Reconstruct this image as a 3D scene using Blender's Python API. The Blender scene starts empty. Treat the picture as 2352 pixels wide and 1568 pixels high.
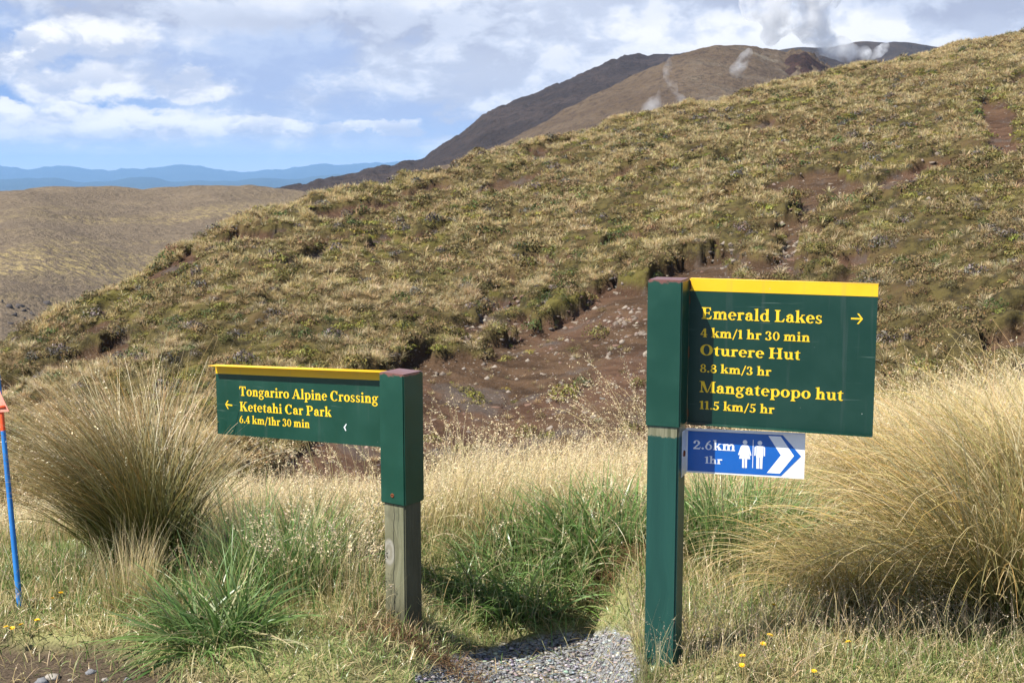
import bpy, bmesh, math
import numpy as np
from mathutils import Vector

rng = np.random.default_rng(7)
sc = bpy.context.scene
R = math.radians
COL = sc.collection

# ------------------------------------------------------------------ camera
EYE = 1.58
F, CX, CY, HOR = 2940.0, 1176.0, 784.0, 390.0
PITCH = math.atan((CY - HOR) / F)
cd = bpy.data.cameras.new("camera")
cam = bpy.data.objects.new("camera", cd)
COL.objects.link(cam)
cam.location = (0, 0, EYE)
cam.rotation_euler = (math.pi / 2 - PITCH, 0, 0)
cd.sensor_width = 36
cd.lens = 45
cd.clip_start = 0.05
cd.clip_end = 80000
cd.dof.use_dof = True
cd.dof.focus_distance = 4.2
cd.dof.aperture_fstop = 22
sc.camera = cam

# ------------------------------------------------------------------ light and exposure
SUN_EL, SUN_AZ = 54.0, 241.0            # azimuth clockwise from +Y
sd = Vector((math.sin(R(SUN_AZ)) * math.cos(R(SUN_EL)), math.cos(R(SUN_AZ)) * math.cos(R(SUN_EL)), math.sin(R(SUN_EL))))
sl = bpy.data.lights.new("sun", "SUN")
sl.energy = 5.0
sl.angle = R(0.53)
sl.color = (1.0, 0.955, 0.87)
so = bpy.data.objects.new("sun", sl)
COL.objects.link(so)
so.rotation_euler = sd.to_track_quat('Z', 'Y').to_euler()
so.location = (-20, -20, 40)
sc.view_settings.view_transform = 'Standard'
sc.view_settings.look = 'None'
sc.view_settings.exposure = 0.95
sc.view_settings.gamma = 1.0
sc.view_settings.use_curve_mapping = False
cy = sc.cycles
cy.max_bounces = 5
cy.diffuse_bounces = 2
cy.glossy_bounces = 2
cy.transmission_bounces = 2
cy.transparent_max_bounces = 6
cy.volume_bounces = 4
cy.sample_clamp_indirect = 6
cy.use_denoising = True


class NT:
    """short-hand for building node trees"""
    def __init__(self, tree):
        self.t = tree
        tree.nodes.clear()

    def n(self, kind, props=None, **ins):
        nd = self.t.nodes.new(kind)
        for k, v in (props or {}).items():
            setattr(nd, k, v)
        for k, v in ins.items():
            key = int(k[1:]) if k[0] == 'i' and k[1:].isdigit() else k.replace('_', ' ')
            self.set(nd.inputs[key], v)
        return nd

    def set(self, sock, v):
        if isinstance(v, bpy.types.NodeSocket):
            self.t.links.new(v, sock)
        elif isinstance(v, bpy.types.Node):
            self.t.links.new(v.outputs[0], sock)
        elif isinstance(v, (tuple, list)) and len(v) == 3 and sock.type == 'RGBA':
            sock.default_value = (*v, 1)
        else:
            sock.default_value = v

    def m(self, op, a, b=0.0, c=0.0):
        return self.n('ShaderNodeMath', {'operation': op}, i0=a, i1=b, i2=c).outputs[0]

    def vm(self, op, a, b=(0, 0, 0)):
        return self.n('ShaderNodeVectorMath', {'operation': op}, i0=a, i1=b).outputs[0]

    def mix(self, f, a, b, blend='MIX'):
        nd = self.t.nodes.new('ShaderNodeMix')
        nd.data_type = 'RGBA'
        nd.blend_type = blend
        self.set(nd.inputs[0], f)
        self.set(nd.inputs[6], a)
        self.set(nd.inputs[7], b)
        return nd.outputs[2]

    def step(self, x, lo, hi, a=0.0, b=1.0, smooth=True):
        return self.n('ShaderNodeMapRange', {'interpolation_type': 'SMOOTHSTEP' if smooth else 'LINEAR'},
                      i0=x, i1=lo, i2=hi, i3=a, i4=b).outputs[0]

    def along(self, p, ang, across, down, up=1.0):
        """coordinates turned by ang about the vertical and stretched along the new Y"""
        s = self.n('ShaderNodeSeparateXYZ', None, i0=p)
        c_, s_ = math.cos(ang), math.sin(ang)
        a = self.m('ADD', self.m('MULTIPLY', s.outputs[0], c_ * across), self.m('MULTIPLY', s.outputs[1], s_ * across))
        b = self.m('ADD', self.m('MULTIPLY', s.outputs[0], -s_ * down), self.m('MULTIPLY', s.outputs[1], c_ * down))
        return self.n('ShaderNodeCombineXYZ', None, i0=a, i1=b, i2=self.m('MULTIPLY', s.outputs[2], up)).outputs[0]

    def noise(self, vec, scale, detail=4.0, rough=0.55, dist=0.0, color=False):
        nd = self.n('ShaderNodeTexNoise', None, Vector=vec, Scale=scale, Detail=detail, Roughness=rough, Distortion=dist)
        return nd.outputs[1 if color else 0]


# ------------------------------------------------------------------ sky
world = bpy.data.worlds.new("World")
sc.world = world
world.use_nodes = True
w = NT(world.node_tree)
sky = w.n('ShaderNodeTexSky', {'sky_type': 'NISHITA', 'sun_disc': False, 'sun_elevation': R(SUN_EL),
                               'sun_rotation': R(SUN_AZ), 'altitude': 1600.0, 'air_density': 1.0, 'dust_density': 0.6})
gen = w.n('ShaderNodeTexCoord').outputs['Generated']
sep = w.n('ShaderNodeSeparateXYZ', None, i0=gen)
az = w.m('ARCTAN2', sep.outputs[0], sep.outputs[1])
hl = w.m('SQRT', w.m('ADD', w.m('MULTIPLY', sep.outputs[0], sep.outputs[0]), w.m('MULTIPLY', sep.outputs[1], sep.outputs[1])))
el = w.m('DIVIDE', sep.outputs[2], w.m('MAXIMUM', hl, 0.08))
elc = w.m('POWER', w.m('MAXIMUM', w.m('ADD', el, 0.02), 0.001), 0.72)      # clouds flatten towards the horizon
vec = w.n('ShaderNodeCombineXYZ', None, i0=az, i1=w.m('MULTIPLY', elc, 1.25), i2=0.37).outputs[0]
warp = w.vm('SCALE', w.vm('SUBTRACT', w.noise(vec, 14, 4, 0.6, color=True), (0.5, 0.5, 0.5)))
warp.node.inputs['Scale'].default_value = 0.045
vw = w.vm('ADD', vec, warp)


def field(off):
    v = w.vm('ADD', vw, off)
    a = w.noise(v, 9.0, 10, 0.57)
    b = w.noise(v, 3.6, 4, 0.5)
    return w.m('ADD', w.m('MULTIPLY', a, 0.66), w.m('MULTIPLY', b, 0.34))


wsep = w.n('ShaderNodeSeparateXYZ', None, i0=w.vm('SCALE', w.vm('SUBTRACT', w.noise(vec, 19, 8, 0.62, color=True), (0.5, 0.5, 0.5))))
wsep.inputs[0].links[0].from_node.inputs['Scale'].default_value = 0.085


def blob(u, v, ru, rv, amp, sharp=False):
    """a bank of cloud (or a gap) round the direction of that point of the sky; a sharp one is a puff with a flat foot"""
    a0, e0 = (u - CX) / F, (HOR - v) / F
    da = w.m('DIVIDE', w.m('SUBTRACT', w.m('ADD', az, wsep.outputs[0]), a0), ru / F)
    de = w.m('DIVIDE', w.m('SUBTRACT', w.m('ADD', el, w.m('MULTIPLY', wsep.outputs[1], 0.5)), e0), rv / F)
    if sharp:
        low = w.m('MINIMUM', de, 0.0)
        de = w.m('ADD', de, w.m('MULTIPLY', low, 0.9))
        r2 = w.m('SQRT', w.m('ADD', w.m('MULTIPLY', da, da), w.m('MULTIPLY', de, de)))
        return w.step(r2, 0.72, 1.12, amp, 0.0)
    r2 = w.m('ADD', w.m('MULTIPLY', da, da), w.m('MULTIPLY', de, de))
    return w.m('MULTIPLY', w.m('EXPONENT', w.m('MULTIPLY', r2, -1.0)), amp)


def total(*xs):
    s = xs[0]
    for x in xs[1:]:
        s = w.m('ADD', s, x)
    return s


f0 = field((0, 0, 0))
f1 = field((0.010, -0.022, 0.0))
bias = total(f0, -0.02,
             blob(1000, 110, 520, 80, 0.12), blob(800, 10, 900, 50, 0.16), blob(1250, 190, 320, 90, 0.13), blob(1900, 50, 700, 100, 0.20),
             blob(760, 215, 240, 60, 0.10), blob(300, 300, 420, 30, 0.10), blob(60, 130, 130, 50, 0.06),
             blob(20, 232, 190, 20, -0.20), blob(430, 248, 190, 16, -0.14), blob(640, 150, 90, 40, -0.05), blob(1000, 288, 190, 20, -0.20))
cover = w.step(bias, 0.455, 0.575)
lit = w.step(w.m('SUBTRACT', f0, f1), -0.045, 0.055)           # tops towards the sun are bright
lit2 = total(w.m('MULTIPLY', lit, 0.75), blob(1250, 60, 260, 60, 0.25), blob(1480, 90, 200, 40, 0.30), blob(1900, 88, 240, 26, 0.55), blob(300, 250, 420, 14, 0.25),
             blob(760, 68, 560, 44, -0.75), blob(1330, 130, 220, 40, -0.22), blob(2200, 40, 360, 60, -0.42), blob(1640, 30, 200, 60, -0.25), blob(60, 40, 240, 40, -0.2), blob(620, 100, 260, 40, -0.15), blob(400, 318, 420, 14, -0.22), blob(1100, 240, 300, 40, -0.10))
cloud = w.mix(w.step(lit2, -0.35, 0.30, 0, 1, False), (3.1, 3.4, 4.3), (4.5, 4.9, 5.8))
cloud = w.mix(w.step(lit2, 0.32, 0.90, 0, 1, False), cloud, (6.6, 6.65, 6.75))
blue = w.mix(w.step(el, 0.0, 0.055), (3.6, 4.7, 6.1), (1.85, 2.9, 5.2))
blue = w.mix(w.step(el, 0.15, 0.6), blue, sky.outputs[0])
veil = w.step(total(w.noise(vw, 5.0, 6, 0.55), blob(760, 190, 420, 120, 0.25), blob(1500, 120, 900, 140, 0.3), blob(300, 90, 420, 60, 0.15), blob(30, 232, 260, 24, -0.12), blob(900, 290, 160, 22, -0.10)), 0.42, 0.68, 0.0, 0.62)
veil = w.m('MULTIPLY', veil, w.step(el, 0.16, 0.4, 1, 0))
blue = w.mix(veil, blue, w.mix(lit, (3.5, 3.95, 5.2), (4.5, 4.95, 5.9)))
out = w.mix(w.m('MULTIPLY', cover, 0.95), blue, cloud)
# separate cumulus standing in front of the layer
for (pu, pv, pru, prv) in ((255, 118, 150, 62), (150, 128, 60, 40), (225, 222, 150, 58), (120, 165, 60, 24), (500, 222, 85, 40), (470, 178, 60, 24), (20, 190, 30, 16),
                           (90, 268, 190, 26), (420, 292, 220, 26), (640, 300, 120, 24), (860, 300, 110, 18)):
    msk = blob(pu, pv, pru, prv, 1.0, True)
    hgt = w.m('DIVIDE', w.m('SUBTRACT', el, (HOR - pv) / F), prv / F)
    tone = w.step(total(w.m('MULTIPLY', hgt, 0.34), w.m('MULTIPLY', lit, 0.62)), -0.10, 0.62)
    pc = w.mix(tone, (3.85, 4.25, 5.25), (6.9, 6.9, 6.95))
    out = w.mix(w.m('MULTIPLY', msk, 0.88), out, pc)
out = w.mix(w.step(el, -0.01, 0.028, 0.9, 0.0), out, (6.2, 6.5, 6.7))
high = w.mix(w.step(f0, 0.50, 0.62), sky.outputs[0], (4.5, 4.7, 5.2))      # broken cloud overhead
out = w.mix(w.step(el, 0.2, 0.6), out, high)
bg = w.n('ShaderNodeBackground', None, Color=out, Strength=0.084)
w.n('ShaderNodeOutputWorld', None, Surface=bg)

# ------------------------------------------------------------------ helpers
cP, sP = math.cos(PITCH), math.sin(PITCH)


def ray(u, v):
    a, b = (np.asarray(u, float) - CX) / F, -(np.asarray(v, float) - CY) / F
    return np.stack([a, cP + b * sP, -sP + b * cP], -1)


def at(u, v, y):
    """the point of the place seen at (u, v) of the survey photo, y metres ahead"""
    r = ray(u, v)
    return np.array([0, 0, EYE]) + r * (np.asarray(y, float) / r[..., 1])[..., None]


def proj(p):
    x, y, z = p[..., 0], p[..., 1], p[..., 2] - EYE
    d = y * cP - z * sP
    return CX + F * x / d, CY - F * (y * sP + z * cP) / d


_lat = {}


def vnoise(x, y, seed=0):
    if seed not in _lat:
        _lat[seed] = np.random.default_rng(1000 + seed).random((256, 256))
    L = _lat[seed]
    xi, yi = np.floor(x).astype(int), np.floor(y).astype(int)
    fx, fy = x - xi, y - yi
    fx, fy = fx * fx * (3 - 2 * fx), fy * fy * (3 - 2 * fy)
    g = lambda i, j: L[(xi + i) & 255, (yi + j) & 255]
    return (g(0, 0) * (1 - fx) + g(1, 0) * fx) * (1 - fy) + (g(0, 1) * (1 - fx) + g(1, 1) * fx) * fy


def fbm(x, y, oct=4, seed=0, gain=0.5):
    s, a, n = 0, 1.0, 0
    for o in range(oct):
        s = s + a * vnoise(x * 2 ** o + 17.3 * o, y * 2 ** o + 5.1 * o, seed + o)
        n += a
        a *= gain
    return s / n


def sst(x, a, b):
    t = np.clip((x - a) / (b - a), 0, 1)
    return t * t * (3 - 2 * t)


class MB:
    """collects arrays of points and faces and links them as ONE mesh object"""
    def __init__(self):
        self.v, self.f, self.c, self.n = [], {}, [], 0

    def add(self, v, faces, c=None):
        v = np.asarray(v, np.float32).reshape(-1, 3)
        faces = np.asarray(faces, np.int64)
        self.f.setdefault(faces.shape[1], []).append(faces + self.n)
        self.v.append(v)
        if c is None:
            c = np.ones((len(v), 3), np.float32)
        self.c.append(np.broadcast_to(np.asarray(c, np.float32), (len(v), 3)))
        self.n += len(v)
        return self

    def mesh(self, name, mat, smooth=False):
        me = bpy.data.meshes.new(name)
        v = np.concatenate(self.v)
        loops, starts, k0 = [], [], 0
        for k, fs in self.f.items():
            fa = np.concatenate(fs)
            loops.append(fa.ravel())
            starts.append(k0 + np.arange(len(fa)) * k)
            k0 += fa.size
        loops, starts = np.concatenate(loops), np.concatenate(starts)
        me.vertices.add(len(v))
        me.vertices.foreach_set('co', v.ravel())
        me.loops.add(len(loops))
        me.loops.foreach_set('vertex_index', loops.astype(np.int32))
        me.polygons.add(len(starts))
        me.polygons.foreach_set('loop_start', starts.astype(np.int32))
        me.update(calc_edges=True)
        at_ = me.attributes.new('Col', 'FLOAT_COLOR', 'POINT')
        c4 = np.ones((len(v), 4), np.float32)
        c4[:, :3] = np.concatenate(self.c)
        at_.data.foreach_set('color', c4.ravel())
        if smooth:
            me.polygons.foreach_set('use_smooth', np.ones(len(starts), bool))
        me.materials.append(mat)
        me.validate()
        return me

    def build(self, name, mat, parent=None, smooth=False):
        o = bpy.data.objects.new(name, self.mesh(name, mat, smooth))
        COL.objects.link(o)
        if parent is not None:
            o.parent = parent
        return o


def tag(o, label=None, cat=None, group=None, kind=None):
    for k, v in (('label', label), ('category', cat), ('group', group), ('kind', kind)):
        if v:
            o[k] = v
    return o


def empty(name, loc=(0, 0, 0), rz=0.0):
    o = bpy.data.objects.new(name, None)
    COL.objects.link(o)
    o.location = loc
    o.rotation_euler = (0, 0, rz)
    o.empty_display_size = 0.1
    return o


# ------------------------------------------------------------------ materials
def material(name, fn):
    m = bpy.data.materials.new(name)
    m.use_nodes = True
    t = NT(m.node_tree)
    out = t.n('ShaderNodeOutputMaterial')
    fn(t, out)
    return m


def pbr(t, out, col, rough=0.6, spec=0.4, normal=None, metal=0.0):
    b = t.n('ShaderNodeBsdfPrincipled', None, Base_Color=col, Roughness=rough, Metallic=metal)
    b.inputs['Specular IOR Level'].default_value = spec
    if normal is not None:
        t.set(b.inputs['Normal'], normal)
    t.set(out.inputs[0], b)
    return b


def leafy(trans=0.3, rough=0.45, spec=0.35):
    def fn(t, out):
        c = t.n('ShaderNodeAttribute', {'attribute_name': 'Col'}).outputs[0]
        b = t.n('ShaderNodeBsdfPrincipled', None, Base_Color=c, Roughness=rough)
        b.inputs['Specular IOR Level'].default_value = spec
        tr = t.n('ShaderNodeBsdfTranslucent', None, Color=c)
        mx = t.n('ShaderNodeMixShader', None, i0=trans, i1=b, i2=tr)
        t.set(out.inputs[0], mx)
    return fn


M = {}
M['blade'] = material('grass_blade', leafy(0.42, 0.34, 0.5))
M['straw'] = material('dry_straw', leafy(0.42, 0.45, 0.35))
M['tussock'] = material('tussock_blade', leafy(0.16, 0.42, 0.4))
M['leaf'] = material('shrub_leaf', leafy(0.15, 0.6, 0.25))


def rock_mat(t, out):
    c = t.n('ShaderNodeAttribute', {'attribute_name': 'Col'}).outputs[0]
    p = t.n('ShaderNodeTexCoord').outputs['Object']
    n1 = t.noise(p, 9, 6, 0.65)
    col = t.mix(t.step(n1, 0.3, 0.7), t.mix(1.0, c, (0.55, 0.52, 0.5), 'MULTIPLY'), c)
    bp = t.n('ShaderNodeBump', None, Strength=0.5, Distance=0.03, Height=t.noise(p, 25, 5, 0.6))
    pbr(t, out, col, 0.85, 0.25, bp.outputs[0])


M['rock'] = material('stone', rock_mat)


def painted(base, light, speck=0.5, rough=0.33):
    def fn(t, out):
        p = t.n('ShaderNodeTexCoord').outputs['Object']
        cloud = t.noise(p, 6, 4, 0.6)
        col = t.mix(t.step(cloud, 0.35, 0.75), base, light)
        dots = t.n('ShaderNodeTexVoronoi', None, Vector=p, Scale=70)
        mask = t.m('MULTIPLY', t.step(dots.outputs[0], 0.07, 0.10, 1, 0), t.step(t.noise(p, 12, 2), 0.5, 0.62, 0, speck))
        col = t.mix(mask, col, (base[0] * 0.2, base[1] * 0.2, base[2] * 0.2))
        d2 = t.n('ShaderNodeTexVoronoi', None, Vector=p, Scale=31)
        m2 = t.m('MULTIPLY', t.step(d2.outputs[0], 0.04, 0.06, 1, 0), t.step(t.noise(p, 7, 2), 0.55, 0.6, 0, 0.7))
        col = t.mix(m2, col, (0.35, 0.38, 0.34))
        mp = t.n('ShaderNodeMapping', None, Vector=p, Rotation=(0.2, 0.6, 0.1), Scale=(2, 2, 60))
        scr = t.step(t.noise(mp.outputs[0], 2.2, 3, 0.6), 0.66, 0.75, 0, 0.34)
        col = t.mix(scr, col, (0.18, 0.24, 0.2))
        drip = t.noise(t.n('ShaderNodeMapping', None, Vector=p, Scale=(38, 38, 2.2)).outputs[0], 1.0, 4, 0.6)
        col = t.mix(t.step(drip, 0.55, 0.72, 0, 0.30), col, tuple(0.55 * x + 0.05 for x in light))
        bp = t.n('ShaderNodeBump', None, Strength=0.06, Distance=0.004, Height=t.noise(p, 40, 3))
        pbr(t, out, col, t.step(cloud, 0.3, 0.7, rough, rough + 0.14), 0.45, bp.outputs[0])
    return fn


M['green_metal'] = material('green_painted_metal', painted((0.005, 0.043, 0.028), (0.0085, 0.054, 0.036)))
M['dark_green_metal'] = material('dark_green_painted_metal', painted((0.004, 0.034, 0.023), (0.007, 0.042, 0.029)))


def sleeve_mat(t, out):
    p = t.n('ShaderNodeTexCoord').outputs['Object']
    cloud = t.noise(p, 7, 4, 0.6)
    col = t.mix(t.step(cloud, 0.35, 0.75), (0.005, 0.046, 0.030), (0.0085, 0.060, 0.039))
    z = t.n('ShaderNodeSeparateXYZ', None, i0=p).outputs[2]
    lim = t.m('SUBTRACT', z, t.m('MULTIPLY', t.m('SUBTRACT', t.noise(p, 38, 5, 0.7), 0.5), 0.035))
    rust = t.mix(t.noise(p, 60, 3), (0.115, 0.045, 0.035), (0.19, 0.09, 0.075))
    col = t.mix(t.step(lim, -0.010, -0.004), col, rust)
    dots = t.n('ShaderNodeTexVoronoi', None, Vector=p, Scale=70)
    col = t.mix(t.m('MULTIPLY', t.step(dots.outputs[0], 0.07, 0.10, 1, 0), t.step(t.noise(p, 12, 2), 0.48, 0.6, 0, 0.6)), col, (0.002, 0.012, 0.008))
    d2 = t.n('ShaderNodeTexVoronoi', None, Vector=p, Scale=31)
    col = t.mix(t.m('MULTIPLY', t.step(d2.outputs[0], 0.035, 0.055, 1, 0), t.step(t.noise(p, 7, 2), 0.52, 0.6, 0, 0.8)), col, (0.35, 0.4, 0.36))
    pbr(t, out, col, t.step(cloud, 0.3, 0.7, 0.30, 0.45), 0.5)


M['sleeve'] = material('rusting_green_metal', sleeve_mat)
M['yellow'] = material('yellow_paint', painted((0.78, 0.44, 0.010), (0.83, 0.49, 0.014), 0.25, 0.4))


def flat(col, rough=0.5, spec=0.4):
    def fn(t, out):
        p = t.n('ShaderNodeTexCoord').outputs['Object']
        c = t.mix(t.step(t.noise(p, 14, 4, 0.6), 0.3, 0.75, 0, 0.5), col, tuple(x * 0.8 for x in col))
        pbr(t, out, c, rough, spec)
    return fn


M['letter'] = material('yellow_lettering', flat((0.83, 0.54, 0.022), 0.5))
M['white'] = material('white_enamel', flat((0.74, 0.75, 0.77), 0.3, 0.5))
M['white_letter'] = material('white_lettering', flat((0.78, 0.80, 0.84), 0.35, 0.5))
M['blue'] = material('blue_enamel', flat((0.007, 0.105, 0.42), 0.25, 0.5))
M['blue_pole'] = material('blue_pole_paint', painted((0.018, 0.17, 0.50), (0.03, 0.24, 0.62), 0.8, 0.45))
M['orange'] = material('fluorescent_orange', flat((0.85, 0.10, 0.025), 0.45))
M['salmon'] = material('faded_orange', flat((0.80, 0.33, 0.24), 0.5))
M['rust'] = material('rusty_steel', flat((0.16, 0.05, 0.02), 0.8, 0.2))
M['chip'] = material('bared_metal', flat((0.75, 0.77, 0.78), 0.4))
M['petal'] = material('yellow_petal', flat((0.85, 0.52, 0.01), 0.6))


def timber(painted_):
    def fn(t, out):
        p = t.n('ShaderNodeTexCoord').outputs['Object']
        s = t.n('ShaderNodeSeparateXYZ', None, i0=p)
        # rings pushed aside round a knot low on the front face
        kx, kz = -0.026, 0.245
        dx, dz = t.m('SUBTRACT', s.outputs[0], kx), t.m('SUBTRACT', s.outputs[2], kz)
        g = t.m('EXPONENT', t.m('MULTIPLY', t.m('ADD', t.m('MULTIPLY', dx, t.m('MULTIPLY', dx, 500.0)), t.m('MULTIPLY', dz, t.m('MULTIPLY', dz, 160.0))), -1.0))
        sh = t.m('MULTIPLY', g, t.m('MULTIPLY', dx, 1.6))
        gv = t.n('ShaderNodeCombineXYZ', None, i0=t.m('SUBTRACT', s.outputs[0], sh), i1=s.outputs[1], i2=t.m('MULTIPLY', s.outputs[2], 0.07)).outputs[0]
        grain = t.noise(gv, 70, 5, 0.6, 0.6)
        broad = t.noise(gv, 16, 3, 0.5)
        dirt_shade = t.noise(p, 9, 5, 0.6)
        if painted_:
            wood = t.mix(t.step(grain, 0.3, 0.7), (0.10, 0.105, 0.06), (0.24, 0.23, 0.15))
            gp = t.mix(t.step(broad, 0.35, 0.7), (0.010, 0.053, 0.043), (0.014, 0.068, 0.054))
            gp = t.mix(t.step(grain, 0.62, 0.72, 0, 0.35), gp, (0.006, 0.035, 0.03))
            edge = t.m('ADD', s.outputs[2], t.m('MULTIPLY', t.m('SUBTRACT', t.noise(p, 45, 4, 0.7), 0.5), 0.03))
            bare = t.step(edge, 0.748, 0.754)
            nick = t.m('MULTIPLY', t.step(t.noise(gv, 55, 3), 0.70, 0.74), t.step(dirt_shade, 0.5, 0.62))
            col = t.mix(t.m('MAXIMUM', bare, t.m('MULTIPLY', nick, 0.8)), gp, wood)
            r = 0.42
        else:
            wood = t.mix(t.step(grain, 0.32, 0.68), (0.10, 0.096, 0.055), (0.205, 0.19, 0.12))
            wood = t.mix(t.step(broad, 0.35, 0.7, 0, 0.5), wood, (0.17, 0.18, 0.11))
            wood = t.mix(t.step(dirt_shade, 0.5, 0.72, 0, 0.6), wood, (0.07, 0.068, 0.042))
            wood = t.mix(t.step(t.m('ADD', s.outputs[2], t.m('MULTIPLY', dirt_shade, 0.1)), 0.05, 0.22, 0.55, 0), wood, (0.045, 0.042, 0.026))
            ring = t.m('SQRT', t.m('ADD', t.m('MULTIPLY', dx, t.m('MULTIPLY', dx, 3.2)), t.m('MULTIPLY', dz, dz)))
            kn = t.step(t.m('ADD', ring, t.m('MULTIPLY', t.m('SUBTRACT', dirt_shade, 0.5), 0.03)), 0.044, 0.054, 1, 0)
            kc = t.mix(t.step(t.m('SINE', t.m('MULTIPLY', t.m('ADD', ring, t.m('MULTIPLY', dirt_shade, 0.06)), 210.0)), -0.6, 0.9), (0.21, 0.195, 0.150), (0.27, 0.255, 0.21))
            wood = t.mix(kn, wood, kc)
            cx_ = t.m('ADD', t.m('MULTIPLY', t.m('SUBTRACT', t.noise(t.n('ShaderNodeCombineXYZ', None, i2=s.outputs[2]).outputs[0], 9, 3), 0.5), 0.03), -0.002)
            cr = t.step(t.m('ABSOLUTE', t.m('SUBTRACT', s.outputs[0], cx_)), 0.0008, 0.0022, 0.95, 0)
            cr2 = t.step(t.m('ABSOLUTE', t.m('SUBTRACT', t.m('ADD', s.outputs[0], -0.019), cx_)), 0.0004, 0.0016, 0.8, 0)
            cr2 = t.m('MULTIPLY', cr2, t.step(s.outputs[2], 0.28, 0.32))
            wood = t.mix(t.m('MAXIMUM', cr, cr2), wood, (0.015, 0.013, 0.01))
            col = t.mix(t.step(s.outputs[0], 0.043, 0.046, 0, 0.72), wood, t.mix(dirt_shade, (0.018, 0.018, 0.012), (0.075, 0.07, 0.042)))  # shade of the right-hand face painted into the colour, mottled with dirt
            r = 0.85
        bp = t.n('ShaderNodeBump', None, Strength=0.35, Distance=0.003, Height=grain)
        pbr(t, out, col, r, 0.35, bp.outputs[0])
    return fn


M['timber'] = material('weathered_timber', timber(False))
M['green_timber'] = material('green_painted_timber', timber(True))


# ------------------------------------------------------------------ ground near the signs
def gz(x, y):
    x, y = np.asarray(x, float), np.asarray(y, float)
    z = 0.03 * (fbm(x * 1.6, y * 1.6, 4, 3) - 0.5) + 0.0 * x
    path = sst(x + 0.12 * (y - 4), -0.50, 0.02) * (1 - sst(x - 0.1 * (y - 4), 0.22, 0.42)) * (1 - sst(y, 4.9, 5.4))
    path = np.maximum(path, 1 - sst(y, 3.55, 3.95))
    path = path * (1 - 0.6 * np.exp(-((x + 1.0) ** 2) / 0.3 - ((y - 3.8) ** 2) / 0.1))
    z = z - 0.21 * path
    z = z + 0.05 * np.exp(-((x + 0.42) ** 2 + (y - 4.42) ** 2) / 0.06)
    z = z + 0.08 * np.exp(-((x - 0.3) ** 2) / 0.08 - ((y - 4.95) ** 2) / 0.05)
    z = z - 0.20 * np.maximum(y - 5.3, 0) - 0.40 * np.maximum(y - 7.4, 0) * (1 - sst(x, 2.5, 5))
    z = z + 0.16 * np.maximum(x - 0.9, 0) * sst(y, 4.6, 6.5)
    z = z - 0.10 * np.maximum(-x - 1.4, 0) * sst(y, 4.6, 6.0)
    return z


def G(u, v):
    """ground point seen at (u, v)"""
    y = 4.4
    for _ in range(30):
        p = at(u, v, y)
        r = ray(u, v)
        z = float(gz(p[0], p[1]))
        y += 0.6 * ((EYE - z) / (-r[2] / r[1]) - y)
    p = at(u, v, y)
    return np.array([p[0], p[1], float(gz(p[0], p[1]))])


def inpoly(u, v, poly):
    r = np.zeros(u.shape, bool)
    n = len(poly)
    for i in range(n):
        (x0, y0), (x1, y1) = poly[i], poly[(i + 1) % n]
        if y0 == y1:
            continue
        c = (v > min(y0, y1)) & (v <= max(y0, y1))
        r ^= c & (u < x0 + (v - y0) * (x1 - x0) / (y1 - y0))
    return r


PATH = [[(930, 1640), (955, 1568), (1010, 1516), (1095, 1492), (1200, 1472), (1290, 1452), (1350, 1441), (1440, 1444), (1470, 1490), (1472, 1640)],
        [(-60, 1640), (-60, 1545), (60, 1548), (150, 1540), (230, 1552), (330, 1566), (360, 1640)], [(1600, 1478), (1720, 1470), (1760, 1485), (1690, 1500), (1610, 1500)]]


def gravel_mask(x, y):
    """1 on the bare gravel of the path"""
    x, y = np.asarray(x, float), np.asarray(y, float)
    n1, n2 = (fbm(x * 7, y * 7, 4, 20) - 0.5) * 110, (fbm(x * 7, y * 7, 4, 25) - 0.5) * 50
    u, v = proj(np.stack([x, y, gz(x, y)], -1))
    m = 0.0 * x
    for du, dv in ((-10, 0), (10, 0), (0, -4), (0, 4)):
        for k, pl in enumerate(PATH):
            m = np.maximum(m, 0) + inpoly(u + n1 + du, v + n2 + dv, pl) * (0.25 if k < 2 else 0.15)
    return np.where(y < 3.5, 1.0, np.clip(m, 0, 1))


def grid_faces(nr, nc):
    i = np.arange(nr - 1)[:, None] * nc + np.arange(nc - 1)[None, :]
    return np.stack([i, i + 1, i + nc + 1, i + nc], -1).reshape(-1, 4)


def ground_mat(t, out):
    c = t.n('ShaderNodeAttribute', {'attribute_name': 'Col'}).outputs[0]
    p = t.n('ShaderNodeTexCoord').outputs['Object']
    s = t.n('ShaderNodeSeparateColor', None, i0=c)
    soil = t.mix(t.noise(p, 26, 5, 0.65), (0.035, 0.027, 0.020), (0.12, 0.085, 0.055))
    thatch = t.mix(t.noise(p, 60, 4, 0.7), (0.12, 0.14, 0.04), (0.38, 0.35, 0.16))
    thatch = t.mix(t.step(t.noise(p, 3, 3), 0.4, 0.65), thatch, (0.10, 0.085, 0.04))
    vo = t.n('ShaderNodeTexVoronoi', {'feature': 'F1'}, Vector=p, Scale=75)
    grav = t.mix(t.n('ShaderNodeSeparateColor', None, i0=vo.outputs[1]).outputs[0], (0.14, 0.145, 0.155), (0.36, 0.36, 0.36))
    grav = t.mix(t.step(vo.outputs[0], 0.45, 0.75), grav, (0.045, 0.038, 0.03))
    col = t.mix(s.outputs[1], thatch, soil)
    col = t.mix(s.outputs[0], col, grav)
    h = t.m('ADD', t.noise(p, 90, 4, 0.7), t.m('MULTIPLY', vo.outputs[0], -0.7))
    bp = t.n('ShaderNodeBump', None, Strength=0.7, Distance=0.012, Height=h)
    pbr(t, out, col, 0.92, 0.2, bp.outputs[0])


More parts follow.
